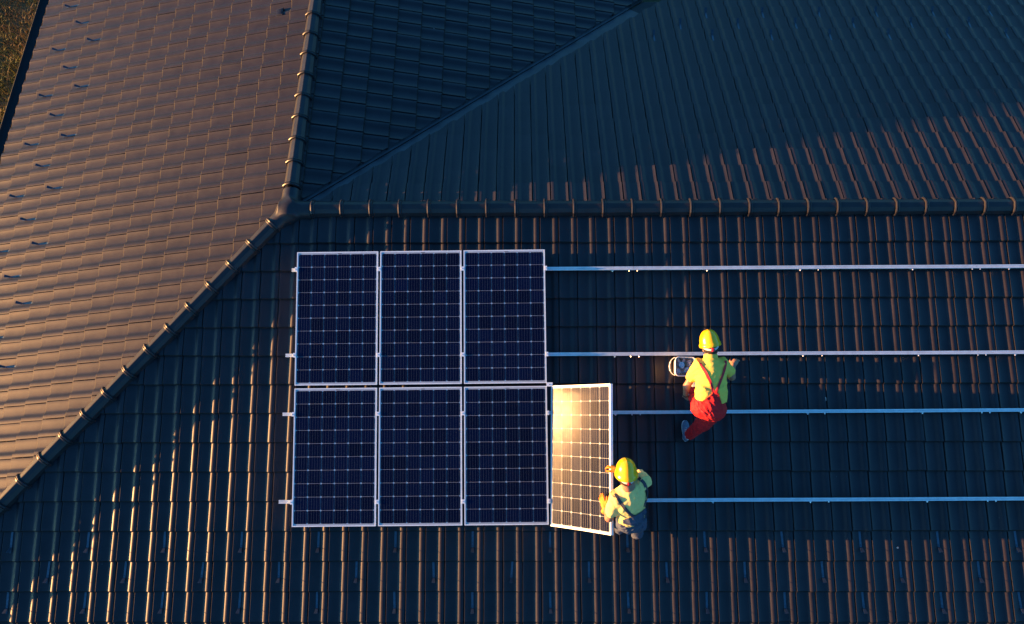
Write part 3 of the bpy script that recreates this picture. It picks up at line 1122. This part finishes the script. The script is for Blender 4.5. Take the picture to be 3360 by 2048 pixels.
def helmet(parent, Cn, U, Fw, chin=True):
    """shell with brim band and peak, harness band, red adjuster knob, chin strap"""
    U = A3(U)/np.linalg.norm(U); Fw = A3(Fw) - U*(A3(Fw) @ U); Fw /= np.linalg.norm(Fw)
    Rt = np.cross(Fw, U)
    n = 40
    rows = []
    prof = [(1.095, -.030), (1.105, -.022), (1.10, -.004), (1.060, .003), (1.03, .006), (1.0, .018), (.965, .048), (.90, .077), (.80, .103), (.66, .125),
            (.48, .142), (.26, .151), (.02, .154)]
    for f, z in prof:
        row = []
        for k in range(n):
            t = 2*math.pi*k/n
            ct, st = math.cos(t), math.sin(t)
            a, b = .126*f, .109*f
            pk = 0
            if z < .004:
                pk = .038*max(0, ct)**3               # peak over the brow
            rz = z + (.0025*math.exp(-(st/.30)**2)*(1 if z > .05 else 0)*(1 - f*.3))
            if z < .004 and ct < -.2: rz -= .008*(-ct)
            row.append(Cn + Fw*(a*ct + pk) + Rt*(b*st) + U*rz)
        rows.append(row)
    mb = MB(); mb.loft([[tuple(p) for p in r_] for r_ in rows], cap=False)
    mb.add([tuple(p) for p in rows[-1]], [tuple(range(n))])
    inner = [[tuple(Cn + (p - Cn)*.93 - U*.004) for p in rows[0]], [tuple(Cn + (p - Cn)*.88 - U*.01) for p in rows[5]]]
    mb.loft([inner[1], inner[0], [tuple(p) for p in rows[0]]], cap=False)
    sh = mb.build('helmet', M_HELM, parent, FM, sharp=50)
    bb = MB()
    secs = []
    for k in range(n + 1):
        t = 2*math.pi*k/n
        drop = -.030 - .038*max(0, -math.cos(t))**1.5
        p = Cn + Fw*(.104*math.cos(t)) + Rt*(.083*math.sin(t)) + U*drop
        o = Fw*math.cos(t) + Rt*math.sin(t)
        secs.append([tuple(p + o*.002 + U*.012), tuple(p + o*.006 + U*.012), tuple(p + o*.006 - U*.010), tuple(p + o*.002 - U*.010)])
    bb.loft(secs, cap=False)
    bb.build('harness_band', M_BAND, sh, FM, sharp=30)
    kb = MB()
    c0 = Cn - Fw*.108 - U*.068
    secs = []
    for dist, rr in ((0, .019), (.004, .0205), (.013, .0195), (.016, .015)):
        secs.append([tuple(c0 - Fw*dist + (Rt*math.cos(t) + U*math.sin(t))*rr*(1 + .09*math.cos(6*t))) for t in [2*math.pi*q/24 for q in range(24)]])
    kb.loft(secs)
    kb.build('adjuster_knob', M_KNOB, sh, FM, sharp=40)
    if chin:
        cb = MB()
        for s1 in (-1, 1):
            cb.tube([tuple(Cn + Rt*.094*s1 - U*.02), tuple(Cn + Rt*.090*s1 - U*.075 + Fw*.02), tuple(Cn + Rt*.062*s1 - U*.135 + Fw*.05), tuple(Cn - U*.158 + Fw*.07)], .0042, 6)
        cb.build('chin_strap', M_BLACK, sh, FM)
    return sh


def hair(parent, C, U, Fw, Rt):
    sd = SDF(C - .16, C + .16, .005)
    sd.ell(C + U*.018 - Fw*.002, (.114, .089, .116), (Fw, Rt, U), .01)
    # keep back and sides, above the nape, behind the ears
    sd.plane(C + Fw*.012 + U*0, Fw*1.0 - U*.45, C - .2, C + .2)
    sd.plane(C - U*.082 - Fw*.03, -U + Fw*.15, C - .2, C + .2)
    sd.wrinkle(.002, .02, 5)
    sd.build('hair', M_HAIR, parent, FM, 1)


def drape(name, m, sd, parent, pts, wd, th=.004, lift=.0035, seg=24, smooth=3):
    """strap of width wd lying on top of an implicit shape along a polyline (x, y)"""
    P = [A3(p) for p in pts]
    ds = [0]
    for i in range(1, len(P)): ds.append(ds[-1] + np.linalg.norm(P[i] - P[i-1]))
    tt = np.linspace(0, ds[-1], seg)
    C2 = np.stack([np.interp(tt, ds, [p[j] for p in P]) for j in range(2)], 1)
    for _ in range(smooth):
        C2[1:-1] = .5*C2[1:-1] + .25*(C2[:-2] + C2[2:])
    T2 = np.gradient(C2, axis=0); T2 /= np.linalg.norm(T2, axis=1)[:, None]
    N2 = np.stack([-T2[:, 1], T2[:, 0]], 1)
    cols = []
    for off in (-1, -.33, .33, 1):
        z = []
        for i in range(seg):
            q = C2[i] + N2[i]*off*wd/2
            hgt = sd.height(q[0], q[1])
            z.append(hgt if hgt is not None else np.nan)
        z = np.array(z)
        bad = np.isnan(z)
        if bad.all(): z[:] = 0
        elif bad.any(): z[bad] = np.interp(np.nonzero(bad)[0], np.nonzero(~bad)[0], z[~bad])
        for _ in range(2): z[1:-1] = .5*z[1:-1] + .25*(z[:-2] + z[2:])
        cols.append(z)
    mb = MB(); secs = []
    for i in range(seg):
        top = [tuple(list(C2[i] + N2[i]*off*wd/2) + [cols[j][i] + lift + th]) for j, off in enumerate((-1, -.33, .33, 1))]
        bot = [tuple(list(C2[i] + N2[i]*off*wd/2) + [cols[j][i] - .002]) for j, off in ((3, 1), (2, .33), (1, -.33), (0, -1))]
        secs.append(top + bot)
    mb.loft(secs)
    return mb.build(name, m, parent, FM, sharp=50)


def patch(name, m, sd, parent, poly, step=.004, lift=.008):
    """cloth panel draped over an implicit shape inside a 2-D polygon"""
    P = np.array(poly); lo = P.min(0); hi = P.max(0)
    nx = int((hi[0] - lo[0])/step) + 2; ny = int((hi[1] - lo[1])/step) + 2

    def inside(x, y):
        c = False; j = len(P) - 1
        for i in range(len(P)):
            if (P[i][1] > y) != (P[j][1] > y) and x < (P[j][0] - P[i][0])*(y - P[i][1])/(P[j][1] - P[i][1]) + P[i][0]: c = not c
            j = i
        return c
    def smooth_h(x, y):
        hs = [sd.height(x + ox, y + oy) for ox in (-.012, 0, .012) for oy in (-.012, 0, .012)]
        hs = [q for q in hs if q is not None]
        return max(sum(hs)/len(hs), hs[len(hs)//2]) if hs else None
    idx = {}; V = []; F = []
    for i in range(nx):
        for j in range(ny):
            x, y = lo[0] + i*step, lo[1] + j*step
            h = smooth_h(x, y)
            if h is None: continue
            idx[(i, j)] = len(V)
            V.append((x, y, h + lift + .0015*math.sin(x*90 + y*40)))
    for i in range(nx - 1):
        for j in range(ny - 1):
            if inside(lo[0] + (i+.5)*step, lo[1] + (j+.5)*step) and all(q in idx for q in ((i, j), (i+1, j), (i+1, j+1), (i, j+1))):
                F.append((idx[(i, j)], idx[(i+1, j)], idx[(i+1, j+1)], idx[(i, j+1)]))
    used = sorted({k for f in F for k in f}); mp = {k: q for q, k in enumerate(used)}
    V = [V[k] for k in used]; F = [tuple(mp[k] for k in f) for f in F]
    nV = len(V)
    ec = {}
    for f in F:
        for a, b in zip(f, f[1:] + f[:1]): ec[(a, b)] = 1
    V2 = V + [(x, y, z - lift - .003) for x, y, z in V]
    F2 = F + [(b + nV*0, a, a + nV, b + nV) for (a, b) in ec if (b, a) not in ec]
    return obj(name, mesh(name, V2, F2, m, 60), parent, FM)


def shoe(parent, heel, toe, m_up, m_sole, k=1.0):
    """sole outline and stuffed upper between heel and toe points (slope frame)"""
    h0, t0 = A3(heel), A3(toe)
    d = t0 - h0; ln_ = np.linalg.norm(d); d /= ln_
    up = np.array([0, 0, 1.0]); up -= d*(up @ d); up /= np.linalg.norm(up)
    rt = np.cross(d, up)
    n = 28; ring = []
    for q in range(n):
        t = 2*math.pi*q/n
        y = -math.cos(t)
        wv = (.040 + .010*y + .004*math.sin(2*t))*abs(math.sin(t))**.7*(1 if math.sin(t) >= 0 else -1)
        ring.append(h0 + d*(ln_*.5 + ln_*.53*y) + rt*wv)
    mb = MB(); mb.loft([[tuple(p - up*.012) for p in ring], [tuple(p + up*.012) for p in ring]])
    so = mb.build('shoe_sole', m_sole, parent, FM, sharp=50)
    sd = SDF(np.minimum(h0, t0) - .09, np.maximum(h0, t0) + .13, .0055)
    sd.ell(h0 + d*ln_*.70 + up*.022, (ln_*.33, .043, .034), (d, rt, up), .02)
    sd.ell(h0 + d*ln_*.28 + up*.032, (ln_*.30, .037, .050), (d, rt, up), .04)
    sd.cone(h0 + d*ln_*.22 + up*.05, h0 + d*ln_*.24 + up*.095, .037, .036, .02, flat=True)
    sd.plane(h0 + up*.006, -up, sd.lo, sd.lo + sd.n*sd.h)
    o = sd.build('shoe', m_up, parent, FM, 1)
    lb = MB()
    for q in range(4):
        c = h0 + d*ln_*(.50 + .075*q) + up*(.072 - .009*q)
        lb.tube([tuple(c - rt*.018 - up*.006), tuple(c + up*.004 + d*.004), tuple(c + rt*.018 - up*.006)], .0028, 5)
    lb.build('laces', M_WHITE, o, FM)
    return o


# ------------------------------------------------------------------ worker in red overalls, bending over the rails
p1 = empty('person', FM @ Vector((5.05, -2.5, 0)))
tag(p1, 'person in red overalls, yellow T-shirt and yellow helmet bending over the rails', 'person')
PEL, HL, HRt = A3((4.972, -2.462, .83)), A3((4.888, -2.460, .81)), A3((5.056, -2.480, .81))
WAI, CHE, NEC = A3((4.988, -2.308, .875)), A3((4.984, -2.080, .905)), A3((4.982, -1.925, .935))
SHL, SLL, ELL, WRL = A3((4.852, -2.020, .885)), A3((4.777, -2.155, .78)), A3((4.752, -2.235, .70)), A3((4.762, -2.335, .565))
SHR, SLR, ELR, WRR = A3((5.132, -2.012, .885)), A3((5.225, -2.092, .80)), A3((5.265, -2.130, .69)), A3((5.335, -1.985, .50))
U1, F1 = A3((-.13, .965, .14)), A3((.02, .14, -.98))
HC1 = A3((4.978, -1.812, .930))

bd = SDF((4.66, -2.98, -.03), (5.56, -1.56, 1.10), .0064)
Uh, Fh, Rh = head_prims(bd, HC1, U1, F1)
bd.cone(NEC + A3((0, -.03, -.01)), HC1 - Uh*.03 - Fh*.01, .058, .052, .02)
bd.cone(CHE + A3((0, 0, -.03)), NEC, .07, .055, .05)
bd.cone(PEL, CHE + A3((0, 0, -.03)), .08, .075, .05)
bd.cone(SHL, ELL, .046, .042, .01); bd.cone(ELL, WRL, .041, .027, .012)
bd.cone(SHR, ELR, .046, .042, .01); bd.cone(ELR, WRR, .041, .027, .012)
hand(bd, WRL, A3((.040, -.050, -.060)), A3((-.7, -.2, .6)), .9, 1)
hand(bd, WRR, A3((.062, .085, -.060)), A3((-.45, .2, .85)), .75, -1)
KNR, ANR, KNL, ANL = A3((4.972, -2.650, .47)), A3((4.872, -2.803, .115)), A3((4.885, -2.320, .50)), A3((4.985, -2.300, .11))
bd.cone(HRt, KNR, .075, .055, .03); bd.cone(KNR, ANR, .05, .035, .02)
bd.cone(HL, KNL, .075, .055, .03); bd.cone(KNL, ANL, .05, .035, .02)
bd.build('body', M_SKIN, p1, FM, 1)
hair(p1, HC1, Uh, Fh, Rh)
helmet(p1, HC1 + Uh*.048 - Fh*.010, Uh - .05*Rh, Fh)

sh1 = SDF((4.66, -2.54, .50), (5.34, -1.84, 1.10), .0065)
bx = ((1, 0, 0), (0, 1, .14), (0, -.14, 1))
sh1.ell(CHE + A3((0, .00, -.01)), (.180, .150, .112), bx, .03)
sh1.ell(CHE + A3((.0, -.13, -.015)), (.172, .150, .112), bx, .05)
sh1.ell(WAI + A3((.0, -.02, -.01)), (.172, .135, .110), bx, .05)
sh1.cone(A3((4.880, -2.015, .88)), A3((5.105, -2.008, .88)), .070, .070, .05)
sh1.cone(CHE + A3((0, .08, .015)), A3((4.978, -1.893, .940)), .085, .066, .03, flat=True)
sh1.cone(SHL, SLL, .070, .064, .035, flat=True)
sh1.cone(SHR, SLR, .070, .064, .035, flat=True)
sh1.cone(WAI + A3((-.075, -.02, 0)), A3((4.895, -2.380, .845)), .10, .090, .03, flat=True)
sh1.cone(WAI + A3((.075, -.02, 0)), A3((5.085, -2.405, .845)), .10, .090, .03, flat=True)
sh1.wrinkle(.0036, .11, 3, 9, stretch=(1, 1.6, .6)); sh1.wrinkle(.0016, .045, 4, 6, stretch=(.6, 1.8, .6))
sh1.build('t_shirt', M_SHIRT1, p1, FM, 1)
cb_ = MB()                                                   # folded collar
secs = []
for q in range(25):
    t = 2*math.pi*q/24
    c0 = A3((4.979, -1.900, .940)) + A3((1, 0, 0))*.066*math.cos(t) + A3((0, -.10, 1))*.060*math.sin(t)
    o = A3((math.cos(t), 0, math.sin(t)))
    secs.append([tuple(c0 + o*.001 + A3((0, .014, 0))), tuple(c0 + o*.008 + A3((0, .010, 0))), tuple(c0 + o*.015 + A3((0, -.030, 0))), tuple(c0 + o*.006 + A3((0, -.030, 0)))])
cb_.loft(secs, cap=False)
cb_.build('collar', M_SHIRT1, p1, FM, sharp=50)

tr1 = SDF((4.64, -2.98, .0), (5.34, -2.06, 1.02), .0068)
tr1.ell(PEL + A3((.0, -.01, .0)), (.180, .135, .125), ((1, -.05, 0), (.05, 1, .1), (0, -.1, 1)), .03)
tr1.ell(A3((5.035, -2.505, .80)), (.105, .100, .110), None, .05)
tr1.ell(A3((4.900, -2.470, .80)), (.105, .100, .110), None, .05)
tr1.cone(WAI + A3((0, -.06, -.02)), PEL, .12, .13, .06)
tr1.cone(HL + A3((-.005, .0, .0)), KNL + A3((-.005, 0, 0)), .105, .080, .05)
tr1.cone(KNL, ANL + A3((0, 0, .0)), .078, .060, .03, flat=True)
tr1.cone(HRt + A3((-.015, -.02, -.02)), KNR, .108, .084, .05)
tr1.cone(KNR, ANR + A3((.004, .006, .006)), .084, .058, .03, flat=True)
tr1.wrinkle(.0050, .075, 9, stretch=(1.2, .8, 1))
tr1.build('overalls', M_RED, p1, FM, 1)

un1 = SDF((4.66, -2.98, .3), (5.34, -1.84, 1.10), .01)        # union, only to lay straps and panels on
for src in (sh1, tr1):
    X, Y, Z = un1.grid((0, 0, 0), un1.n)
    ix = [np.clip(np.round((a.ravel() - src.lo[i])/src.h).astype(int), 0, src.n[i]-1) for i, a in enumerate((X, Y, Z))]
    sub = src.F[np.ix_(*ix)]
    okm = [(a.ravel() >= src.lo[i]) & (a.ravel() <= src.lo[i] + (src.n[i]-1)*src.h) for i, a in enumerate((X, Y, Z))]
    msk = okm[0][:, None, None] & okm[1][None, :, None] & okm[2][None, None, :]
    un1.F = np.minimum(un1.F, np.where(msk, sub, 1.0).astype(np.float32))
patch('overall_back', M_RED, un1, p1, [(4.968, -2.330), (4.980, -2.298), (5.020, -2.298), (5.040, -2.325), (5.080, -2.42), (5.10, -2.50), (4.92, -2.50), (4.872, -2.405)])
drape('strap', M_REDD, un1, p1, [(4.990, -2.325), (4.955, -2.20), (4.900, -2.085), (4.850, -1.990), (4.842, -1.955)], .026)
drape('strap', M_REDD, un1, p1, [(5.005, -2.325), (5.060, -2.20), (5.110, -2.085), (5.135, -2.000), (5.137, -1.960)], .026)
drape('pocket_seam', M_REDD, un1, p1, [(4.815, -2.395), (4.825, -2.46), (4.862, -2.515), (4.92, -2.555)], .010, .002, .002)
drape('pocket_seam', M_REDD, un1, p1, [(4.985, -2.40), (4.962, -2.48), (4.945, -2.560)], .008, .002, .002)
MB().tube([(4.835, -2.398, un1.height(4.835, -2.398) + .002), (4.833, -2.399, un1.height(4.835, -2.398) + .009)], .008, 10).build('button', M_STEEL, p1, FM, sharp=40)
shoe(p1, (4.852, -2.868, .030), (4.855, -2.628, .030), M_CANVAS, M_WHITE)
shoe(p1, (4.985, -2.34, .030), (4.990, -2.10, .030), M_CANVAS, M_WHITE)
sk = SDF((4.78, -2.91, .02), (4.97, -2.70, .22), .005)
sk.cone(A3((4.856, -2.822, .07)), A3((4.876, -2.800, .135)), .037, .045, .01, flat=True)
sk.build('sock', M_WHITE, p1, FM, 1)
wb = MB()
wd_ = (WRL - ELL)/np.linalg.norm(WRL - ELL)
c0 = WRL - wd_*.012
ax1 = np.cross(wd_, A3((0, 0, 1))); ax1 /= np.linalg.norm(ax1); ax2 = np.cross(wd_, ax1)
wb.loft([[tuple(c0 + wd_*o + (ax1*math.cos(t) + ax2*math.sin(t))*rr) for t in [2*math.pi*q/18 for q in range(18)]] for o, rr in ((-.010, .0290), (-.010, .0325), (.010, .0320), (.010, .0285))], cap=False)
wo_ = wb.build('wrist_watch', M_BLACK, p1, FM, sharp=40)
MB().tube([tuple(c0 - ax1*.030 + A3((0, 0, .010))), tuple(c0 - ax1*.040 + A3((0, 0, .013)))], .015, 14).build('watch_face', M_STEEL, wo_, FM, sharp=40)

# ------------------------------------------------------------------ worker in slate dungarees, standing and holding the tilted panel
p2 = empty('person', FM @ Vector((4.15, -3.92, 0)))
tag(p2, 'person in slate blue dungarees, orange gloves and yellow helmet holding the tilted panel', 'person')
PEL, WAI, CHE, NEC = A3((4.075, -3.700, .86)), A3((4.062, -3.600, 1.00)), A3((4.030, -3.400, 1.185)), A3((4.005, -3.290, 1.300))
SHL, SLL, ELL, WRL = A3((3.872, -3.432, 1.200)), A3((3.838, -3.590, 1.085)), A3((3.822, -3.648, 1.015)), A3((3.797, -3.560, .905))
SHR, ELR, WRR = A3((4.160, -3.228, 1.225)), A3((4.080, -3.135, 1.010)), A3((3.935, -3.165, .905))
U2, F2v = A3((-.06, .90, .43)), A3((-.12, .43, -.89))
HC2 = A3((3.970, -3.186, 1.355))
pn = A3((-math.sin(TILT), 0, math.cos(TILT)))       # outward normal of the tilted glass
pe = A3((math.cos(TILT), 0, math.sin(TILT)))        # up along the tilted glass

bd = SDF((3.68, -4.12, -.03), (4.40, -2.98, 1.62), .0068)
Uh, Fh, Rh = head_prims(bd, HC2, U2, F2v)
bd.cone(NEC + A3((0, -.03, -.02)), HC2 - Uh*.03 - Fh*.02, .062, .056, .03)
bd.cone(CHE - A3((.01, -.01, .03)), NEC, .07, .055, .05); bd.cone(PEL, CHE - A3((.01, -.01, .03)), .08, .075, .05)
bd.cone(SHL, ELL, .048, .046, .01); bd.cone(ELL, WRL, .045, .028, .012)
bd.cone(SHR, ELR, .048, .044, .01); bd.cone(ELR, WRR, .042, .028, .012)
HPA, HPB = A3((4.16, -3.735, .84)), A3((4.00, -3.700, .84))
KNA, ANA, KNB, ANB = A3((4.190, -3.82, .47)), A3((4.245, -3.945, .10)), A3((4.010, -3.730, .47)), A3((4.045, -3.885, .10))
for a, b, c in ((HPA, KNA, ANA), (HPB, KNB, ANB)):
    bd.cone(a, b, .075, .055, .03); bd.cone(b, c, .05, .035, .02)
bd.build('body', M_SKIN, p2, FM, 1)
hair(p2, HC2, Uh, Fh, Rh)
helmet(p2, HC2 + Uh*.052 - Fh*.012, Uh, Fh, chin=False)

gl = SDF((3.66, -3.66, .70), (3.92, -3.26, 1.0), .004)
hand(gl, WRL + pn*.004, A3((-.028, .080, -.05)), pn, .10, 1, 1.08, .010, .14)
gl.cone(WRL - A3((-.012, -.035, -.03))*-.6, WRL, .034, .033, .01, flat=True)
gl.build('glove', M_GLOVE, p2, FM, 1)
gr2 = SDF((3.72, -3.30, .70), (4.02, -2.95, 1.02), .004)
hand(gr2, WRR, A3((-.060, .050, -.040)), A3((.45, .30, .75)), .75, -1, 1.08)
gr2.cone(WRR + A3((.028, -.006, .02)), WRR, .034, .033, .01, flat=True)
gr2.build('glove', M_GLOVE, p2, FM, 1)

sh2 = SDF((3.70, -3.84, .78), (4.40, -3.06, 1.44), .0068)
ax3 = (A3((.81, .56, .05)), A3((-.45, .62, .62)), A3((.32, -.55, .77)))
sh2.ell(CHE, (.182, .140, .118), ax3, .03)
sh2.ell(CHE + A3((.010, -.075, -.06)), (.176, .150, .122), ax3, .05)
sh2.ell(WAI + A3((.0, -.005, .01)), (.165, .14, .125), ax3, .05)
sh2.cone(A3((3.905, -3.405, 1.205)), A3((4.140, -3.235, 1.222)), .072, .074, .05)
sh2.cone(CHE + A3((-.01, .06, .06)), NEC + A3((0, .0, .0)), .088, .072, .03, flat=True)
sh2.cone(SHL, SLL, .072, .070, .035, flat=True)
sh2.cone(SHR, SHR*.55 + ELR*.45, .075, .070, .035, flat=True)
sh2.wrinkle(.0036, .11, 21, 9, stretch=(1.4, .5, 1.2)); sh2.wrinkle(.0016, .045, 22, 6, stretch=(1.6, .5, 1))
sh2.build('t_shirt', M_SHIRT2, p2, FM, 1)

tr2 = SDF((3.78, -4.10, .02), (4.40, -3.44, 1.16), .0068)
tr2.ell(PEL, (.165, .125, .140), (A3((.93, .35, 0)), A3((-.30, .80, .5)), A3((.15, -.45, .88))), .03)
tr2.ell(WAI + A3((.005, -.045, -.02)), (.168, .130, .085), (A3((.86, .50, .03)), A3((-.38, .62, .68)), A3((.32, -.6, .73))), .05)
for a, b, c in ((HPA, KNA, ANA), (HPB, KNB, ANB)):
    tr2.cone(a, b, .090, .074, .04); tr2.cone(b, c + A3((0, 0, -.01)), .074, .068, .03, flat=True)
tr2.wrinkle(.0055, .08, 33, stretch=(1, 1, .8))
tr2.build('dungarees', M_NAVY, p2, FM, 1)
un2 = SDF((3.72, -3.90, .70), (4.38, -3.08, 1.44), .01)
for src in (sh2, tr2):
    X, Y, Z = un2.grid((0, 0, 0), un2.n)
    ix = [np.clip(np.round((a.ravel() - src.lo[i])/src.h).astype(int), 0, src.n[i]-1) for i, a in enumerate((X, Y, Z))]
    sub = src.F[np.ix_(*ix)]
    okm = [(a.ravel() >= src.lo[i]) & (a.ravel() <= src.lo[i] + (src.n[i]-1)*src.h) for i, a in enumerate((X, Y, Z))]
    msk = okm[0][:, None, None] & okm[1][None, :, None] & okm[2][None, None, :]
    un2.F = np.minimum(un2.F, np.where(msk, sub, 1.0).astype(np.float32))
drape('strap', M_NAVYD, un2, p2, [(3.865, -3.365), (3.900, -3.435), (3.955, -3.515), (4.025, -3.590), (4.075, -3.625)], .034)
drape('strap', M_NAVYD, un2, p2, [(4.105, -3.205), (4.165, -3.255), (4.200, -3.340), (4.205, -3.430), (4.185, -3.52)], .034)
patch('dungaree_back', M_NAVY, un2, p2, [(4.055, -3.620), (4.095, -3.605), (4.210, -3.535), (4.235, -3.66), (4.14, -3.74), (3.96, -3.70), (3.955, -3.66)], lift=.016)
drape('trim', M_GREEN, un2, p2, [(4.205, -3.615), (4.218, -3.590), (4.223, -3.560)], .010, .002, .004, 8)
shoe(p2, (4.250, -3.985, .030), (4.205, -3.735, .030), M_BLACK, M_BLACK)
shoe(p2, (4.060, -3.945, .030), (4.010, -3.695, .030), M_BLACK, M_BLACK)

# ================================================================== bucket with clamps
M_PAIL = mat('white_pail_plastic', (.74, .72, .68), .45, var=.05, scale=20)
M_CLMP = mat('clamp_aluminium', (.55, .56, .60), .38, .6, var=.2, scale=60)
M_BLUE = mat('pale_blue_plastic', (.22, .46, .60), .45, var=.08)
BM = fM(4.838, -1.985, 0) @ Matrix.Rotation(R(-1.5), 4, 'Z')


def rrect(w_, h_, r_, n=5):
    out = []
    for cx_, cy_, a0 in ((w_/2-r_, h_/2-r_, 0), (-w_/2+r_, h_/2-r_, 90), (-w_/2+r_, -h_/2+r_, 180), (w_/2-r_, -h_/2+r_, 270)):
        for q in range(n):
            t = R(a0 + 90*q/(n-1)); out.append((cx_ + r_*math.cos(t), cy_ + r_*math.sin(t)))
    return out


bk = empty('bucket', BM.to_translation())
tag(bk, 'white plastic bucket full of metal clamps beside the worker in red', 'bucket')
mb = MB(); secs = []
for w_, z in ((.190, .018), (.200, .020), (.226, .205), (.222, .205), (.196, .026), (.10, .025)):
    secs.append([(x, y, z) for x, y in rrect(w_, w_*.97, .035)])
mb.loft(secs, cap=True)
mb.build('bucket_body', M_PAIL, bk, BM, sharp=50)
mb = MB(); secs = []
for w_, z in ((.2235, .196), (.240, .198), (.242, .212), (.236, .216), (.2235, .212)):
    secs.append([(x, y, z) for x, y in rrect(w_, w_*.97, .040)])
secs.append(secs[0])
mb.loft(secs, cap=False)
mb.build('rim', M_PAIL, bk, BM, sharp=50)
mb = MB()
hp = []
for q in range(15):
    t = math.pi*q/14
    hp.append((-.118 - .062*math.sin(t), .104*math.cos(t), .200 - .035*math.sin(t)))
mb.tube(hp, [.0040 + (.0032 if 4 < q < 10 and q % 2 else 0) + (.002 if 4 < q < 10 else 0) for q in range(15)], 8)
mb.build('handle', M_PAIL, bk, BM)


def clamp_mesh(w_, l_, h_):
    m1 = MB()
    m1.box((-w_/2, -l_/2, 0), (w_/2, l_/2, .004))
    m1.box((-w_/2, -l_/2, .0041), (-w_/2 + .004, l_/2, h_))
    m1.box((w_/2 - .004, -l_/2, .0041), (w_/2, l_/2, h_*.7))
    m1.tube([(0, 0, .0042), (0, 0, h_ + .006)], .005, 6)
    return mesh('clamp', m1.V, m1.F, M_CLMP, 30)


CLM = [clamp_mesh(.030, .045, .018), clamp_mesh(.024, .058, .022), clamp_mesh(.036, .036, .014)]
for q in range(44):
    x, y = rng.uniform(-.082, .082), rng.uniform(-.080, .080)
    z = .085 + .010*(q % 9) + rng.uniform(0, .008)
    Mx = BM @ Matrix.Translation((x, y, z)) @ Matrix.Rotation(rng.uniform(0, 6.28), 4, 'Z') @ Matrix.Rotation(rng.gauss(0, .55), 4, 'X') @ Matrix.Rotation(rng.gauss(0, .55), 4, 'Y')
    o = obj('clamp', CLM[q % 3], None, Mx)
    tag(o, 'small aluminium panel clamp lying loose in the white bucket', 'clamp', 'loose clamps in the bucket')
mb = MB()
mb.loft([[(rr*math.cos(t), rr*math.sin(t), z) for t in [2*math.pi*k/20 for k in range(20)]] for rr, z in ((.030, 0), (.034, .002), (.034, .012), (.026, .014), (.024, .008), (.010, .008), (.009, .013), (.004, .013))])
o = mb.build('tape_roll', M_BLUE, None, BM @ Matrix.Translation((-.038, .022, .182)) @ Matrix.Rotation(.25, 4, 'X') @ Matrix.Rotation(-.15, 4, 'Y'), sharp=40)
tag(o, 'pale blue round plastic roll on top of the clamps in the bucket', 'roll')

# ================================================================== scraps blown onto the tiles
M_SCRAP = mat('pale_scrap', (.45, .36, .32), .8, var=.2)


def scrap(Mx, sx, sy, label):
    mb = MB()
    n = 9
    ring = [(sx*math.cos(t)*rng.uniform(.7, 1.1), sy*math.sin(t)*rng.uniform(.7, 1.1)) for t in [2*math.pi*k/n for k in range(n)]]
    mb.loft([[(x, y, .001 + .003*math.sin(x*200)) for x, y in ring], [(x*.94, y*.94, .003 + .004*math.sin(x*200 + 1)) for x, y in ring]])
    o = mb.build('scrap', M_SCRAP, None, Mx, sharp=40)
    tag(o, label, 'scrap', 'small scraps on the tiles')


scrap(fM(6.560, -2.372, -.004), .010, .030, 'pale torn scrap lying on a tile between the two middle rails')
scrap(fM(7.330, -4.122, -.006), .013, .012, 'tiny pinkish scrap on a tile among the snow guards')
scrap(RIGHT.M(3.418, 1.71, -.004), .016, .010, 'pale fleck on the shaded slope near the ridge running to the far gable')
scrap(RIGHT.M(3.65, 3.585, -.004), .018, .009, 'pale fleck on the shaded slope close to the valley')
